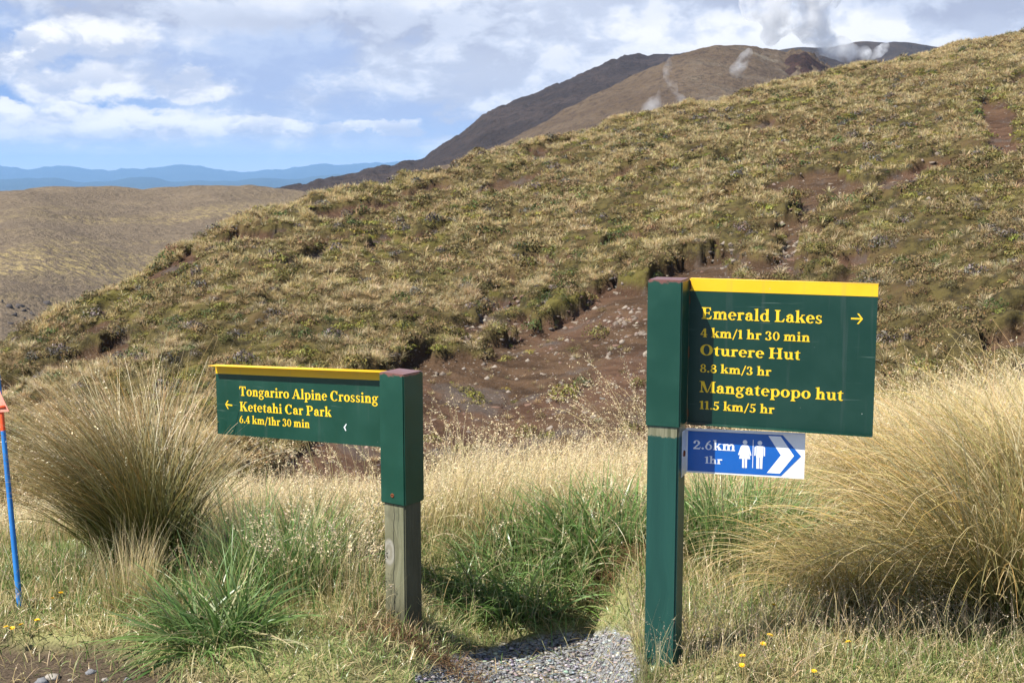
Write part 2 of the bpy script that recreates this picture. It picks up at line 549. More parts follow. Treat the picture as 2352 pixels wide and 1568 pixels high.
M['ground'] = material('path_and_turf', ground_mat)
gx = np.concatenate([np.linspace(-14, -3, 45), np.linspace(-2.95, 2.95, 260), np.linspace(3, 14, 45)])
gy = np.concatenate([np.linspace(-8, 3, 30), np.linspace(3.04, 6, 190), np.linspace(6.1, 15, 60)])
X, Y = np.meshgrid(gx, gy)
Z = gz(X, Y)
gm = gravel_mask(X, Y)
fine = sst(gm, 0.3, 0.8)
Z = Z - 0.012 * fine + 0.010 * fine * (vnoise(X * 22, Y * 22, 40) - 0.5)
corner = np.clip(1 - sst(((X + 1.75) / 0.75) ** 2 + ((Y - 3.85) / 0.36) ** 2, 0.75, 1.1), 0, 1)
mound = np.exp(-((X + 0.33) ** 2) / 0.05 - ((Y - 4.26) ** 2) / 0.012)
litter = np.exp(-((X - 0.40) ** 2) / 0.03 - ((Y - 5.05) ** 2) / 0.05)
Z = Z - 0.05 * corner
cc = np.stack([gm * (1 - 0.7 * corner), np.clip(corner + mound + litter, 0, 1), 0 * X], -1)
mb = MB()
mb.add(np.stack([X, Y, Z], -1), grid_faces(*X.shape), cc.reshape(-1, 3))
ground_o = tag(mb.build('ground', M['ground'], smooth=True), kind='structure')


# ------------------------------------------------------------------ far relief: one sheet per hill, each at its own distance
def relief(u0, u1, ncol, sky_uv, sky_y, bot_uv, bot_y, nrow, back, front, power=1.0, amp=None, sky_noise=0.0, seed=0):
    """hillside between its foot line and its skyline, carried on over the back and down below the foot"""
    u = np.linspace(u0, u1, ncol)
    vs = np.interp(u, *np.array(sky_uv, float).T)
    ys = np.interp(u, *np.array(sky_y, float).T)
    vb = np.interp(u, *np.array(bot_uv, float).T)
    yb = np.interp(u, *np.array(bot_y, float).T)
    k = 9
    pad = lambda a: np.convolve(np.pad(a, k // 2, mode='edge'), np.ones(k) / k, 'valid')
    vs = pad(vs) + sky_noise * (fbm(u / 30.0, u * 0 + 3, 4, seed + 50) - 0.5)
    t = np.linspace(0, 1, nrow)[:, None] ** power
    V = vb + (vs - vb) * t
    Yd = 1 / (1 / yb + (1 / ys - 1 / yb) * t)
    P = at(np.broadcast_to(u, V.shape), V, Yd)
    kb = np.arange(1, 14)[:, None]
    top = P[-1][None]
    db = back * (kb / 13.0) ** 1.5
    slope = (top[..., 2] - EYE) / top[..., 1]
    B = np.stack([top[..., 0] * (1 + db / top[..., 1]), top[..., 1] + db, top[..., 2] + slope * db - 0.55 * db ** 1.6 / back ** 0.6], -1)
    kf = np.linspace(1, 0, 12)[:-1][:, None]
    bot = P[0][None]
    df = front * kf
    Fr = np.stack([bot[..., 0] * (1 - 0.5 * df / bot[..., 1]), bot[..., 1] - df, bot[..., 2] - 0.35 * df], -1)
    tt = np.concatenate([-np.broadcast_to(kf, (len(kf), ncol)), np.broadcast_to(t, V.shape), 1 + np.broadcast_to(kb / 13.0, (13, ncol))])
    P = np.concatenate([Fr, P, B])
    if amp:
        for sz, a in amp:
            P[..., 2] += a * (fbm(P[..., 0] / sz, P[..., 1] / sz, 4, seed) - 0.5)
        for _ in range(2):                    # the skyline keeps its surveyed line
            dv = np.convolve(np.pad(vs - proj(P)[1].min(0), 24, mode='edge'), np.hanning(49) / np.hanning(49).sum(), 'valid')
            P[..., 2] -= dv * ys / F * np.clip(tt, 0, 1)
    return P, tt


def far_mat(c0, c1, c2, scale, streak=None, rough=0.95):
    def fn(t, out):
        p = t.n('ShaderNodeTexCoord').outputs['Object']
        n1 = t.noise(p, 1 / scale, 6, 0.65)
        n2 = t.noise(p, 9 / scale, 5, 0.7)
        col = t.mix(t.step(n1, 0.35, 0.65), c0, c1)
        col = t.mix(t.step(n2, 0.48, 0.62, 0, 0.9), col, c2)
        if streak:
            n3 = t.noise(t.along(p, streak[0], *streak[1]), streak[2], 5, 0.6)
            lump = t.step(t.noise(p, streak[4], 4, 0.75), 0.46, 0.56)
            zz = t.n('ShaderNodeSeparateXYZ', None, i0=p).outputs[2]
            low = t.step(zz, streak[5][0], streak[5][1], 1, 0)
            col = t.mix(t.m('MULTIPLY', t.m('MULTIPLY', t.step(n3, 0.47, 0.60), lump), low), col, streak[3])
        bp = t.n('ShaderNodeBump', None, Strength=1.0, Distance=scale * 0.09, Height=n2)
        pbr(t, out, col, rough, 0.1, bp.outputs[0])
    return fn


def sheet(name, P, mat, cols=None, smooth=True):
    b = MB()
    b.add(P, grid_faces(P.shape[0], P.shape[1]), None if cols is None else cols.reshape(-1, 3))
    return tag(b.build(name, mat, smooth=smooth), kind='structure')


# valley floor reaching the horizon
M['valley'] = material('valley_scrub', far_mat((0.05, 0.06, 0.03), (0.09, 0.08, 0.04), (0.06, 0.07, 0.035), 400))
vb_ = MB()
q = 23000
vb_.add([(-q, -q, -330), (q, -q, -330), (q, q, -330), (-q, q, -330)], [(0, 1, 2, 3)])
tag(vb_.build('valley_terrain', M['valley']), kind='structure')

M['range'] = material('forested_range', far_mat((0.028, 0.042, 0.030), (0.045, 0.06, 0.04), (0.035, 0.05, 0.032), 900))
P, _ = relief(-900, 1700, 420, [(-900, 395), (-500, 386), (-200, 392), (0, 383), (30, 385), (60, 388), (100, 385), (135, 380), (165, 384), (200, 387), (260, 391), (330, 386), (380, 381), (430, 378), (455, 380), (480, 387), (515, 392), (540, 398), (580, 393), (620, 390), (660, 384), (700, 380), (725, 379), (750, 376), (790, 381), (840, 370), (880, 376), (950, 372), (1100, 380), (1300, 378), (1700, 390)],
               [(-900, 21000), (1700, 21000)], [(-900, 440), (1700, 440)], [(-900, 17500), (1700, 17500)], 40, 3000, 1500, 1.0, [(1500, 50), (500, 28)], 12, 60)
sheet('far_mountains', P, M['range'])
P, _ = relief(-900, 1700, 420, [(-900, 412), (-300, 418), (0, 412), (60, 410), (120, 408), (160, 414), (200, 420), (260, 414), (330, 404), (370, 412), (400, 418), (480, 414), (540, 416), (620, 408), (680, 412), (760, 402), (840, 398), (1000, 405), (1700, 412)],
               [(-900, 14000), (1700, 14000)], [(-900, 460), (1700, 460)], [(-900, 10500), (1700, 10500)], 30, 2500, 1500, 1.0, [(900, 34), (300, 16)], 5, 70)
sheet('forested_foothills', P, M['range'])

# the volcano: rear ridge, dark lava mountain, brown dome
M['lava'] = material('dark_scoria', far_mat((0.038, 0.031, 0.030), (0.060, 0.047, 0.043), (0.030, 0.026, 0.027), 45))
M['dome'] = material('brown_scoria', far_mat((0.095, 0.068, 0.046), (0.120, 0.088, 0.060), (0.065, 0.048, 0.038), 26,
                                           (0.5, (1, 0.4, 1), 0.012, (0.17, 0.145, 0.11), 0.10, (60, 115))))
M['rear'] = material('rear_scoria', far_mat((0.050, 0.042, 0.038), (0.075, 0.06, 0.052), (0.04, 0.035, 0.033), 60))
P, _ = relief(1500, 3400, 300, [(1500, 125), (1780, 118), (1830, 110), (1870, 108), (1900, 112), (1940, 100), (1985, 96), (2040, 95), (2110, 101), (2160, 112), (2300, 125), (3400, 160)],
               [(1500, 1500), (3400, 1500)], [(1500, 330), (3400, 330)], [(1500, 1000), (3400, 1000)], 40, 400, 200, 1.0, [(120, 16), (30, 5)], 2, 80)
sheet('rear_mountain_ridge', P, M['rear'])
P, _ = relief(500, 2400, 420, [(500, 470), (600, 437), (640, 430), (720, 416), (800, 399), (870, 381), (920, 373), (968, 364), (985, 356), (1010, 336), (1050, 310), (1080, 286), (1120, 258), (1160, 240), (1200, 224), (1240, 208), (1280, 192), (1330, 172), (1370, 154), (1400, 141), (1412, 133), (1440, 128), (1500, 126), (1560, 122), (1640, 115), (1720, 116), (1900, 135), (2100, 170), (2400, 200)],
               [(500, 620), (1000, 760), (1500, 1000), (2400, 1000)], [(500, 520), (1000, 450), (2400, 400)], [(500, 420), (1000, 420), (2400, 560)], 90, 300, 150, 1.0, [(70, 10), (18, 4), (6, 2.2)], 7, 90)
sheet('dark_lava_mountain', P, M['lava'])
P, _ = relief(900, 2300, 420, [(900, 420), (1050, 370), (1180, 318), (1240, 285), (1300, 250), (1350, 225), (1400, 200), (1450, 176), (1500, 152), (1540, 135), (1575, 120), (1610, 110), (1640, 105), (1680, 103), (1720, 105), (1760, 111), (1800, 118), (1812, 126), (1830, 124), (1846, 120), (1856, 124), (1875, 140), (1900, 158), (1950, 185), (2300, 330)],
               [(900, 420), (2300, 640)], [(900, 470), (1500, 300), (2300, 340)], [(900, 300), (2300, 420)], 110, 200, 100, 1.0, [(45, 7), (12, 2.6), (4, 0.8)], 3, 100)
uu, vv = proj(P)
cr = sst(uu + 30 * (fbm(P[..., 0] / 9, P[..., 1] / 9, 3, 4) - 0.5), 1795, 1830) * sst(vv, 112, 126)
P[..., 2] += cr * 9 * (fbm(P[..., 0] / 5, P[..., 1] / 5, 3, 9) - 0.5)
sheet('brown_volcano_dome', P, M['dome'])
# the dark crater rim stands as its own block of lava on the dome's right shoulder
P, _ = relief(1700, 1960, 130, [(1700, 190), (1760, 168), (1795, 146), (1815, 128), (1832, 126), (1846, 119), (1856, 123), (1872, 138), (1900, 156), (1960, 200)],
               [(1700, 540), (1960, 540)], [(1700, 230), (1960, 260)], [(1700, 470), (1960, 470)], 60, 40, 20, 1.0, [(14, 5), (4, 2.2)], 5, 110)
M['crater'] = material('crater_lava', far_mat((0.030, 0.020, 0.018), (0.060, 0.034, 0.028), (0.020, 0.016, 0.015), 12))
sheet('crater_rim_terrain', P, M['crater'])

# the bare hill on the left
M['brown_hill'] = material('sparse_scoria_hill', far_mat((0.150, 0.115, 0.080), (0.185, 0.142, 0.096), (0.118, 0.092, 0.068), 14,
                                                        (-0.42, (1.0, 0.10, 0.05), 0.050, (0.31, 0.24, 0.115), 0.55, (-13, -3))))
P, tl = relief(-1000, 900, 360, [(-1000, 480), (-300, 462), (0, 441), (60, 433), (110, 429), (200, 428), (300, 431), (360, 432), (420, 428), (470, 425), (540, 425), (600, 427), (640, 432), (700, 440), (900, 460)],
               [(-1000, 330), (0, 340), (900, 420)], [(-1000, 1000), (0, 770), (300, 720), (900, 560)], [(-1000, 150), (0, 165), (900, 300)], 160, 200, 60, 0.8, [(50, 7), (14, 1.6), (4, 0.5)], 2.5, 120)
hill_left = P
sheet('bare_brown_hill', P, M['brown_hill'])

# ------------------------------------------------------------------ the tussock hillside behind the signs
SKY = [(-1700, 1150), (-900, 1010), (-400, 905), (0, 772), (100, 728), (200, 672), (300, 622), (400, 566), (500, 512), (600, 466), (700, 444), (800, 425), (900, 398), (1000, 378), (1100, 342), (1200, 318), (1300, 293), (1400, 268), (1500, 243), (1600, 222), (1700, 196), (1800, 172), (1900, 150), (2000, 130), (2100, 108), (2200, 88), (2352, 58), (2800, -40), (4000, -260)]
PH, TH = relief(-1500, 3700, 1000, SKY, [(-1500, 38), (0, 48), (600, 68), (1176, 88), (2352, 112), (3700, 120)],
                [(-1500, 1550), (0, 1290), (620, 1180), (1176, 1160), (1800, 1040), (2352, 900), (3700, 800)],
                [(-1500, 24), (0, 26), (1176, 29), (2352, 27), (3700, 26)], 470, 26, 15, 1.0, None, 6, 130)
x_, y_ = PH[..., 0], PH[..., 1]
lump = fbm(x_ * 0.55, y_ * 0.55, 4, 61)
PH[..., 2] += 0.9 * (fbm(x_ / 9, y_ / 9, 3, 60) - 0.5) + 0.26 * (fbm(x_ * 1.5, y_ * 1.5, 4, 66, 0.6) - 0.5)
# settle the skyline, plants included, on the ridge line of the place
for _ in range(2):
    cur = proj(PH)
    want = np.interp(cur[0][12 + 470 - 1], *np.array(SKY, float).T) + 26
    dz_ = -(want - cur[1].min(0)) * PH[12 + 470 - 1, :, 1] / F
    dz_ = np.convolve(np.pad(dz_, 20, mode='edge'), np.ones(41) / 41, 'valid')
    PH[..., 2] += dz_[None, :] * np.clip(TH, 0, 1.0) ** 1.5
UH, VH = proj(PH)
BARE = [
    [(1540, 608), (1480, 655), (1412, 650), (1352, 672), (1318, 715), (1270, 735), (1225, 765), (1180, 800), (1110, 812), (1060, 806), (960, 826), (860, 900), (700, 1020), (560, 1110), (600, 1240), (1000, 1220), (1500, 1160), (1700, 1000), (1600, 760), (1700, 640), (1640, 590)],
    [(1560, 640), (1640, 560), (1700, 590), (1790, 600), (1800, 560), (1780, 520), (1822, 470), (1850, 432), (1905, 402), (1965, 420), (2000, 440), (1960, 470), (1890, 470), (1860, 520), (1830, 575), (1800, 640), (1720, 680), (1640, 700)],
    [(1060, 765), (1130, 655), (1200, 596), (1262, 586), (1292, 600), (1236, 648), (1195, 700), (1150, 722), (1110, 775), (1020, 835), (930, 885), (840, 890), (900, 830), (990, 780)],
    [(1262, 672), (1215, 728), (1140, 757), (1100, 805), (1040, 860), (1210, 850), (1250, 800), (1262, 765), (1230, 740), (1275, 700)],
    [(2246, 240), (2300, 236), (2345, 262), (2330, 300), (2352, 350), (2300, 385), (2262, 350), (2258, 300)],
    [(330, 640), (390, 610), (470, 560), (540, 535), (560, 545), (470, 600), (380, 650), (330, 660)],
    [(560, 520), (640, 508), (660, 520), (600, 532)], [(880, 840), (960, 800), (1010, 790), (980, 830), (900, 870)],
    [(1800, 560), (1850, 600), (1840, 640), (1760, 640)], [(2250, 790), (2352, 755), (2500, 760), (2500, 850), (2290, 840)],
    [(960, 432), (1010, 428), (1040, 445), (985, 452)], [(1560, 236), (1650, 228), (1620, 246), (1560, 250)],
    [(840, 560), (890, 530), (900, 550), (850, 590)], [(1330, 545), (1400, 532), (1500, 540), (1420, 560)],
    [(640, 625), (700, 590), (760, 560), (740, 590), (660, 640)], [(230, 800), (290, 770), (300, 790), (240, 830)],
]


wu = 26 * (fbm(PH[..., 0] * 0.9, PH[..., 1] * 0.9, 4, 31) - 0.5)
wv = 20 * (fbm(PH[..., 0] * 0.9, PH[..., 1] * 0.9, 4, 37) - 0.5)
bare = np.zeros(UH.shape, bool)
crumb = fbm(x_ * 1.1, y_ * 1.1, 4, 52, 0.6)
for k, pl in enumerate(BARE):
    ins = inpoly(UH + wu, VH + wv, pl)
    bare |= ins & (crumb > 0.485) if k in (2, 3) else ins
# small scabs of bare ground running down the slope all over the hill
ca, sa = math.cos(0.6), math.sin(0.6)
sx, sy = PH[..., 0] * ca + PH[..., 1] * sa, -PH[..., 0] * sa + PH[..., 1] * ca
scab = fbm(sx * 0.16, sy * 0.42, 5, 44, 0.6)
bare |= (scab > 0.625)
# islands of vegetation left in the bare slope
isl = fbm(PH[..., 0] * 0.55, PH[..., 1] * 0.55, 4, 48, 0.6)
bare &= ~((isl > 0.70) & (VH < 760))
B = bare.astype(float)


def blur(a, n):
    for _ in range(n):
        a = (a + np.roll(a, 1, 0) + np.roll(a, -1, 0) + np.roll(a, 1, 1) + np.roll(a, -1, 1)) / 5
    return a


B1 = blur(B, 1)
VEG = 1 - B1
PH[..., 2] += 0.55 * (lump - 0.5) * VEG
PH[..., 2] += (0.16 + 0.34 * sst(fbm(x_ * 0.7, y_ * 0.7, 3, 57), 0.35, 0.65)) * sst(VEG, 0.2, 0.8) - 0.06 - 0.16 * blur(B, 30)
# the turf stands proud along the lips of the main scar
lipw = np.zeros(UH.shape)
for line in ([(1640, 575), (1540, 606), (1480, 648), (1412, 652), (1352, 675), (1318, 716), (1270, 736)], [(1262, 668), (1235, 690), (1200, 735), (1140, 750)], [(1850, 440), (1800, 520), (1770, 560)], [(960, 820), (880, 860), (800, 900)]):
    for (u0_, v0_), (u1_, v1_) in zip(line[:-1], line[1:]):
        tt_ = np.clip(((UH - u0_) * (u1_ - u0_) + (VH - v0_) * (v1_ - v0_)) / ((u1_ - u0_) ** 2 + (v1_ - v0_) ** 2), 0, 1)
        lipw = np.maximum(lipw, np.exp(-((UH - u0_ - tt_ * (u1_ - u0_)) ** 2 + (VH - v0_ - tt_ * (v1_ - v0_)) ** 2) / 24.0 ** 2))
PH[..., 2] += 0.24 * lipw * sst(VEG, 0.25, 0.75) - 0.18 * lipw * (1 - sst(VEG, 0.25, 0.75))
red = sst(fbm(x_ * 0.22, y_ * 0.22, 3, 71), 0.50, 0.66)
red = np.maximum(red, np.exp(-((UH - 2300) / 60) ** 2 - ((VH - 300) / 70) ** 2))
red = np.maximum(red, np.exp(-((UH - 420) / 160) ** 2 - ((VH - 600) / 60) ** 2))
grn = sst(UH, 900, 2300) * sst(VH, 250, 600)
HC = np.stack([VEG, red, grn], -1)


def hill_mat(t, out):
    c = t.n('ShaderNodeAttribute', {'attribute_name': 'Col'}).outputs[0]
    s = t.n('ShaderNodeSeparateColor', None, i0=c)
    p = t.n('ShaderNodeTexCoord').outputs['Object']
    mp = t.along(p, 0.75, 1.3, 0.25, 0.3)
    run = t.noise(mp, 1.4, 6, 0.65)
    soil = t.mix(t.step(run, 0.35, 0.65), (0.042, 0.025, 0.0145), (0.090, 0.055, 0.032))
    rsoil = t.mix(t.step(run, 0.35, 0.65), (0.080, 0.040, 0.028), (0.135, 0.070, 0.048))
    soil = t.mix(t.m('MULTIPLY', s.outputs[1], 0.30), soil, rsoil)
    greyn = t.step(t.noise(p, 0.5, 4, 0.6), 0.53, 0.66, 0, 0.6)
    soil = t.mix(greyn, soil, (0.085, 0.072, 0.064))
    vo = t.n('ShaderNodeTexVoronoi', None, Vector=p, Scale=6.0, Randomness=1.0)
    peb = t.m('MULTIPLY', t.step(vo.outputs[0], 0.10, 0.22, 1, 0), t.step(t.noise(p, 1.3, 3), 0.45, 0.62))
    soil = t.mix(t.m('MULTIPLY', peb, 0.8), soil, (0.30, 0.255, 0.225))
    vo2 = t.n('ShaderNodeTexVoronoi', None, Vector=p, Scale=17.0)
    soil = t.mix(t.step(vo2.outputs[0], 0.12, 0.22, 0.55, 0), soil, (0.21, 0.16, 0.13))
    soil = t.mix(t.step(t.noise(p, 9, 4, 0.7), 0.58, 0.72, 0, 0.6), soil, (0.028, 0.018, 0.014))
    n2 = t.noise(p, 2.2, 6, 0.7)
    veg = t.mix(t.step(n2, 0.35, 0.6), (0.032, 0.026, 0.013), (0.092, 0.073, 0.027))
    veg = t.mix(t.step(t.noise(p, 0.22, 4, 0.6), 0.57, 0.65, 0, 0.55), veg, (0.135, 0.118, 0.028))
    veg = t.mix(t.step(t.noise(p, 0.35, 4, 0.6), 0.5, 0.62, 0, 0.7), veg, (0.095, 0.062, 0.030))
    veg = t.mix(t.step(t.noise(p, 6, 4, 0.7), 0.60, 0.70, 0, 0.7), veg, (0.03, 0.025, 0.016))
    col = t.mix(t.step(s.outputs[0], 0.25, 0.75), soil, veg)
    h = t.m('ADD', t.noise(p, 7, 6, 0.7), t.m('MULTIPLY', peb, 0.5))
    bp = t.n('ShaderNodeBump', None, Strength=0.8, Distance=0.12, Height=h)
    pbr(t, out, col, 0.95, 0.1, bp.outputs[0])


M['hill'] = material('scoria_and_heath', hill_mat)
sheet('hillside', PH, M['hill'], HC)


# ------------------------------------------------------------------ vegetation builders
def ribbons(base, azm, th0, bend, L, W, seg, c0, c1, roll=None, pw=1.4, cp=1.0, tip=0.12):
    """tapering bent blades; returns points, faces, colours and the mid line"""
    n = len(base)
    s = np.linspace(0, 1, seg + 1)
    th = th0[:, None] + bend[:, None] * s ** pw
    mid = 0.5 * (th[:, 1:] + th[:, :-1])
    ds = (L / seg)[:, None]
    r = np.concatenate([np.zeros((n, 1)), np.cumsum(np.sin(mid) * ds, 1)], 1)
    z = np.concatenate([np.zeros((n, 1)), np.cumsum(np.cos(mid) * ds, 1)], 1)
    sa_, ca_ = np.sin(azm)[:, None], np.cos(azm)[:, None]
    P = np.stack([base[:, 0:1] + sa_ * r, base[:, 1:2] + ca_ * r, base[:, 2:3] + z], -1)
    side = np.stack([ca_ + 0 * th, -sa_ + 0 * th, 0 * th], -1)
    nrm = np.stack([sa_ * np.cos(th), ca_ * np.cos(th), -np.sin(th)], -1)
    if roll is None:
        roll = rng.normal(0, 0.6, n)
    cr_, sr_ = np.cos(roll)[:, None, None], np.sin(roll)[:, None, None]
    sd_ = side * cr_ + nrm * sr_
    wd = (W[:, None] * np.maximum(1 - s ** 1.8, tip) * (0.75 + 0.5 * np.minimum(s * 3, 0.5)))[..., None]
    Vt = np.stack([P - sd_ * wd / 2, P + sd_ * wd / 2], 2)
    m = seg + 1
    b = (np.arange(n) * m * 2)[:, None] + np.arange(seg)[None] * 2
    fc = np.stack([b, b + 1, b + 3, b + 2], -1).reshape(-1, 4)
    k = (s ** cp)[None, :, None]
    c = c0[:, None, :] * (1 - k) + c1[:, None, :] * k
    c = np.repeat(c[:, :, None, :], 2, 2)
    return Vt.reshape(-1, 3), fc, c.reshape(-1, 3), P


def pick(n, cols, jit=0.12):
    cols = np.asarray(cols, float)
    c = cols[rng.integers(0, len(cols), n)]
    return np.clip(c * (1 + rng.normal(0, jit, (n, 1))) * (1 + rng.normal(0, jit * 0.4, (n, 3))), 0.004, 0.95)


def seeds(P, idx, k, s0, size, cols, droop=0.6, spread=0.012):
    """small spikelets hung along the upper end of the stems idx"""
    n = len(idx)
    m = P.shape[1] - 1
    s = s0 + (1 - s0) * rng.random((n, k))
    f = s * m
    i = np.minimum(f.astype(int), m - 1)
    fr = (f - i)[..., None]
    A = P[idx][np.arange(n)[:, None], i]
    Bq = P[idx][np.arange(n)[:, None], i + 1]
    c = (A * (1 - fr) + Bq * fr).reshape(-1, 3)
    d = (Bq - A).reshape(-1, 3)
    d /= np.linalg.norm(d, axis=1, keepdims=True) + 1e-9
    d = d + rng.normal(0, 0.35, d.shape) + np.array([0, 0, -droop])
    d /= np.linalg.norm(d, axis=1, keepdims=True)
    off = rng.normal(0, spread, c.shape)
    c = c + off
    e = np.cross(d, rng.normal(0, 1, d.shape))
    e /= np.linalg.norm(e, axis=1, keepdims=True) + 1e-9
    l = (size * (0.6 + 0.8 * rng.random(len(c))))[:, None]
    wv_ = l * 0.20
    V = np.stack([c - d * l * 0.5, c + e * wv_, c + d * l * 0.5, c - e * wv_], 1)
    fc = np.arange(len(c) * 4).reshape(-1, 4)
    col = np.repeat(pick(len(c), cols), 4, 0)
    return V.reshape(-1, 3), fc, col


def tuft_arrays(n, rad, L, W, lean, bend, c0s, c1s, seg=3, drift=(0, 0)):
    a = rng.random(n) * 2 * np.pi
    r = rad * np.sqrt(rng.random(n))
    base = np.stack([np.sin(a) * r, np.cos(a) * r, np.zeros(n)], -1)
    azm = a + rng.normal(0, 0.5, n)
    th = np.abs(rng.normal(0, lean, n)) * (0.5 + r / rad)
    bd = np.abs(rng.normal(bend, bend * 0.5, n))
    ln = L * (0.55 + 0.5 * rng.random(n))
    return ribbons(base, azm, th, bd, ln, np.full(n, W), seg, pick(n, c0s), pick(n, c1s))[:3]


def instance(mb_, protos, pos, scale, rot, tint, which, zs=None):
    """merge copies of small prototypes into one mesh"""
    for k, (v, f, c) in enumerate(protos):
        ix = np.where(which == k)[0]
        if not len(ix):
            continue
        ca_, sa_ = np.cos(rot[ix])[:, None], np.sin(rot[ix])[:, None]
        s_ = scale[ix][:, None]
        z_ = s_ * (zs[ix][:, None] if zs is not None else 1)
        V = np.stack([(v[None, :, 0] * ca_ - v[None, :, 1] * sa_) * s_, (v[None, :, 0] * sa_ + v[None, :, 1] * ca_) * s_, v[None, :, 2] * z_], -1)
        V = V + pos[ix][:, None, :]
        C = c[None] * tint[ix][:, None, :]
        fc = (f[None] + (np.arange(len(ix)) * len(v))[:, None, None]).reshape(-1, f.shape[1])
        mb_.add(V.reshape(-1, 3), fc, np.clip(C, 0, 1).reshape(-1, 3))


def scatter(n, weight):
    """random points on the hillside, even over its surface where weight is 1"""
    d1 = PH[1:, :-1] - PH[:-1, :-1]
    d2 = PH[:-1, 1:] - PH[:-1, :-1]
    area = np.linalg.norm(np.cross(d1, d2), axis=-1) * weight[:-1, :-1]
    p = area.ravel() / area.sum()
    ix = rng.choice(p.size, n, p=p)
    i, j = np.unravel_index(ix, area.shape)
    a, b = rng.random((n, 1)), rng.random((n, 1))
    return PH[i, j] + d1[i, j] * a + d2[i, j] * b, i, j


INVIEW = ((UH > -120) & (UH < 2470) & (TH > 0.0) & (TH < 1.12)).astype(float)

# tussocks of the hillside
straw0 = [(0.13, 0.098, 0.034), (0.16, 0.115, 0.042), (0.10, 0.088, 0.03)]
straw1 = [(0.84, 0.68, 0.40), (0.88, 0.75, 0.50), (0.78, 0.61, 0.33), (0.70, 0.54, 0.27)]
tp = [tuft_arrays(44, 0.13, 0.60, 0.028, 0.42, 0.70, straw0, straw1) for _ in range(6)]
tp_far = [tuft_arrays(24, 0.13, 0.60, 0.050, 0.44, 0.7, straw0, straw1, 2) for _ in range(6)]
dens = sst(fbm(x_ * 0.42, y_ * 0.42, 4, 81, 0.6), 0.42, 0.60)
left_more = 1 - 0.62 * sst(UH, 1300, 2300) * sst(VH, 200, 420)
wt = INVIEW * sst(VEG, 0.5, 0.95) * (0.12 + dens) * left_more * (1 + 2.2 * sst(TH, 0.94, 0.985))
tpos, ti, tj = scatter(30000, wt)
b2, bi, bj = scatter(260, INVIEW * (1 - sst(VEG, 0.2, 0.6)) * sst(VH, 700, 800) * (TH < 0.9))
tpos = np.concatenate([tpos, b2])
dist = np.linalg.norm(tpos - np.array([0, 0, EYE]), axis=1)
tscale = 0.30 + 0.46 * rng.random(len(tpos)) ** 2.0
tscale[-260:] *= 0.55
trot = rng.random(len(tpos)) * 6.283
ttint = np.clip(1 + rng.normal(0, 0.16, (len(tpos), 1)) + rng.normal(0, 0.04, (len(tpos), 3)), 0.5, 1.4) * np.array([1, 0.97, 0.9])
which = rng.integers(0, 6, len(tpos))
tpos[:, 2] -= 0.03


def hidden_by_signs(u, v):
    a = (u > 1480) & (u < 2015) & (v > 640) & (v < 1000)
    b = (u > 495) & (u < 975) & (v > 835) & (v < 1160)
    c = (u > 60) & (u < 640) & (v > 960)
    d = (v > 1060) | ((u > 1950) & (v > 830))
    return a | b | c | d


def choose_individuals(pos, scale, dist, n):
    u, v = proj(pos)
    ok = (u > 6) & (u < 2346) & (v > 6) & ~hidden_by_signs(u, v) & ~hidden_by_signs(u, v - 18)
    score = np.where(ok, scale / dist, -1)
    m = np.zeros(len(pos), bool)
    m[np.argsort(-score)[:n]] = True
    return m


def individuals(name, meshes, pos, scale, rot, which, sel, label, cat, group, zs=None):
    first = {}
    for i in np.where(sel)[0]:
        k = int(which[i])
        if k not in first:
            first[k] = bpy.data.objects.new(name, meshes[k])
            o = first[k]
        else:
            o = first[k].copy()
            o.name = name
        COL.objects.link(o)
        o.location = pos[i]
        s_ = scale[i]
        o.scale = (s_, s_, s_ * (zs[i] if zs is not None else 1))
        o.rotation_euler = (0, 0, rot[i])
        tag(o, label(i) if callable(label) else label, cat, group)


sel = choose_individuals(tpos, tscale, dist, 300)
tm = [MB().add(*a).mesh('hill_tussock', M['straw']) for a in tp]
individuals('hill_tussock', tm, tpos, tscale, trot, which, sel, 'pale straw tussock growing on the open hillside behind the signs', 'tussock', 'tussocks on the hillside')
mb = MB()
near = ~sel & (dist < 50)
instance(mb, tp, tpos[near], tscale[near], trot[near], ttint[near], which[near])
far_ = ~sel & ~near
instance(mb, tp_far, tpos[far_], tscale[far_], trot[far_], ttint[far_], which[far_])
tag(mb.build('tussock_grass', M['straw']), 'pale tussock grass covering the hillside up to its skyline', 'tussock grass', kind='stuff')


# low heath shrubs
def mound_arrays(n, cols, flat_=0.55, leaf=0.09, rag=0.18, up=0.0):
    a = rng.random(n) * 2 * np.pi
    ct = rng.random(n) ** 0.75
    st = np.sqrt(1 - ct ** 2)
    lob = 1 + rag * np.sin(a * 3 + rng.random() * 6) + rag * 0.7 * np.sin(a * 5 + ct * 4 + rng.random() * 6)
    r = 0.5 * lob * (0.82 + 0.2 * rng.random(n))
    c = np.stack([np.cos(a) * st * r, np.sin(a) * st * r, ct * r * 2 * flat_], -1)
    nrm = c / (np.linalg.norm(c, axis=1, keepdims=True) + 1e-9) + rng.normal(0, 0.55, (n, 3)) + np.array([0, 0, up])
    nrm /= np.linalg.norm(nrm, axis=1, keepdims=True)
    e = np.cross(nrm, rng.normal(0, 1, (n, 3)))
    e /= np.linalg.norm(e, axis=1, keepdims=True)
    f_ = np.cross(nrm, e)
    l = (leaf * (0.6 + 0.8 * rng.random(n)))[:, None]
    V = np.stack([c - e * l, c + f_ * l * 0.6, c + e * l, c - f_ * l * 0.6], 1)
    col = np.repeat(pick(n, cols, 0.22), 4, 0)
    return V.reshape(-1, 3), np.arange(n * 4).reshape(-1, 4), col


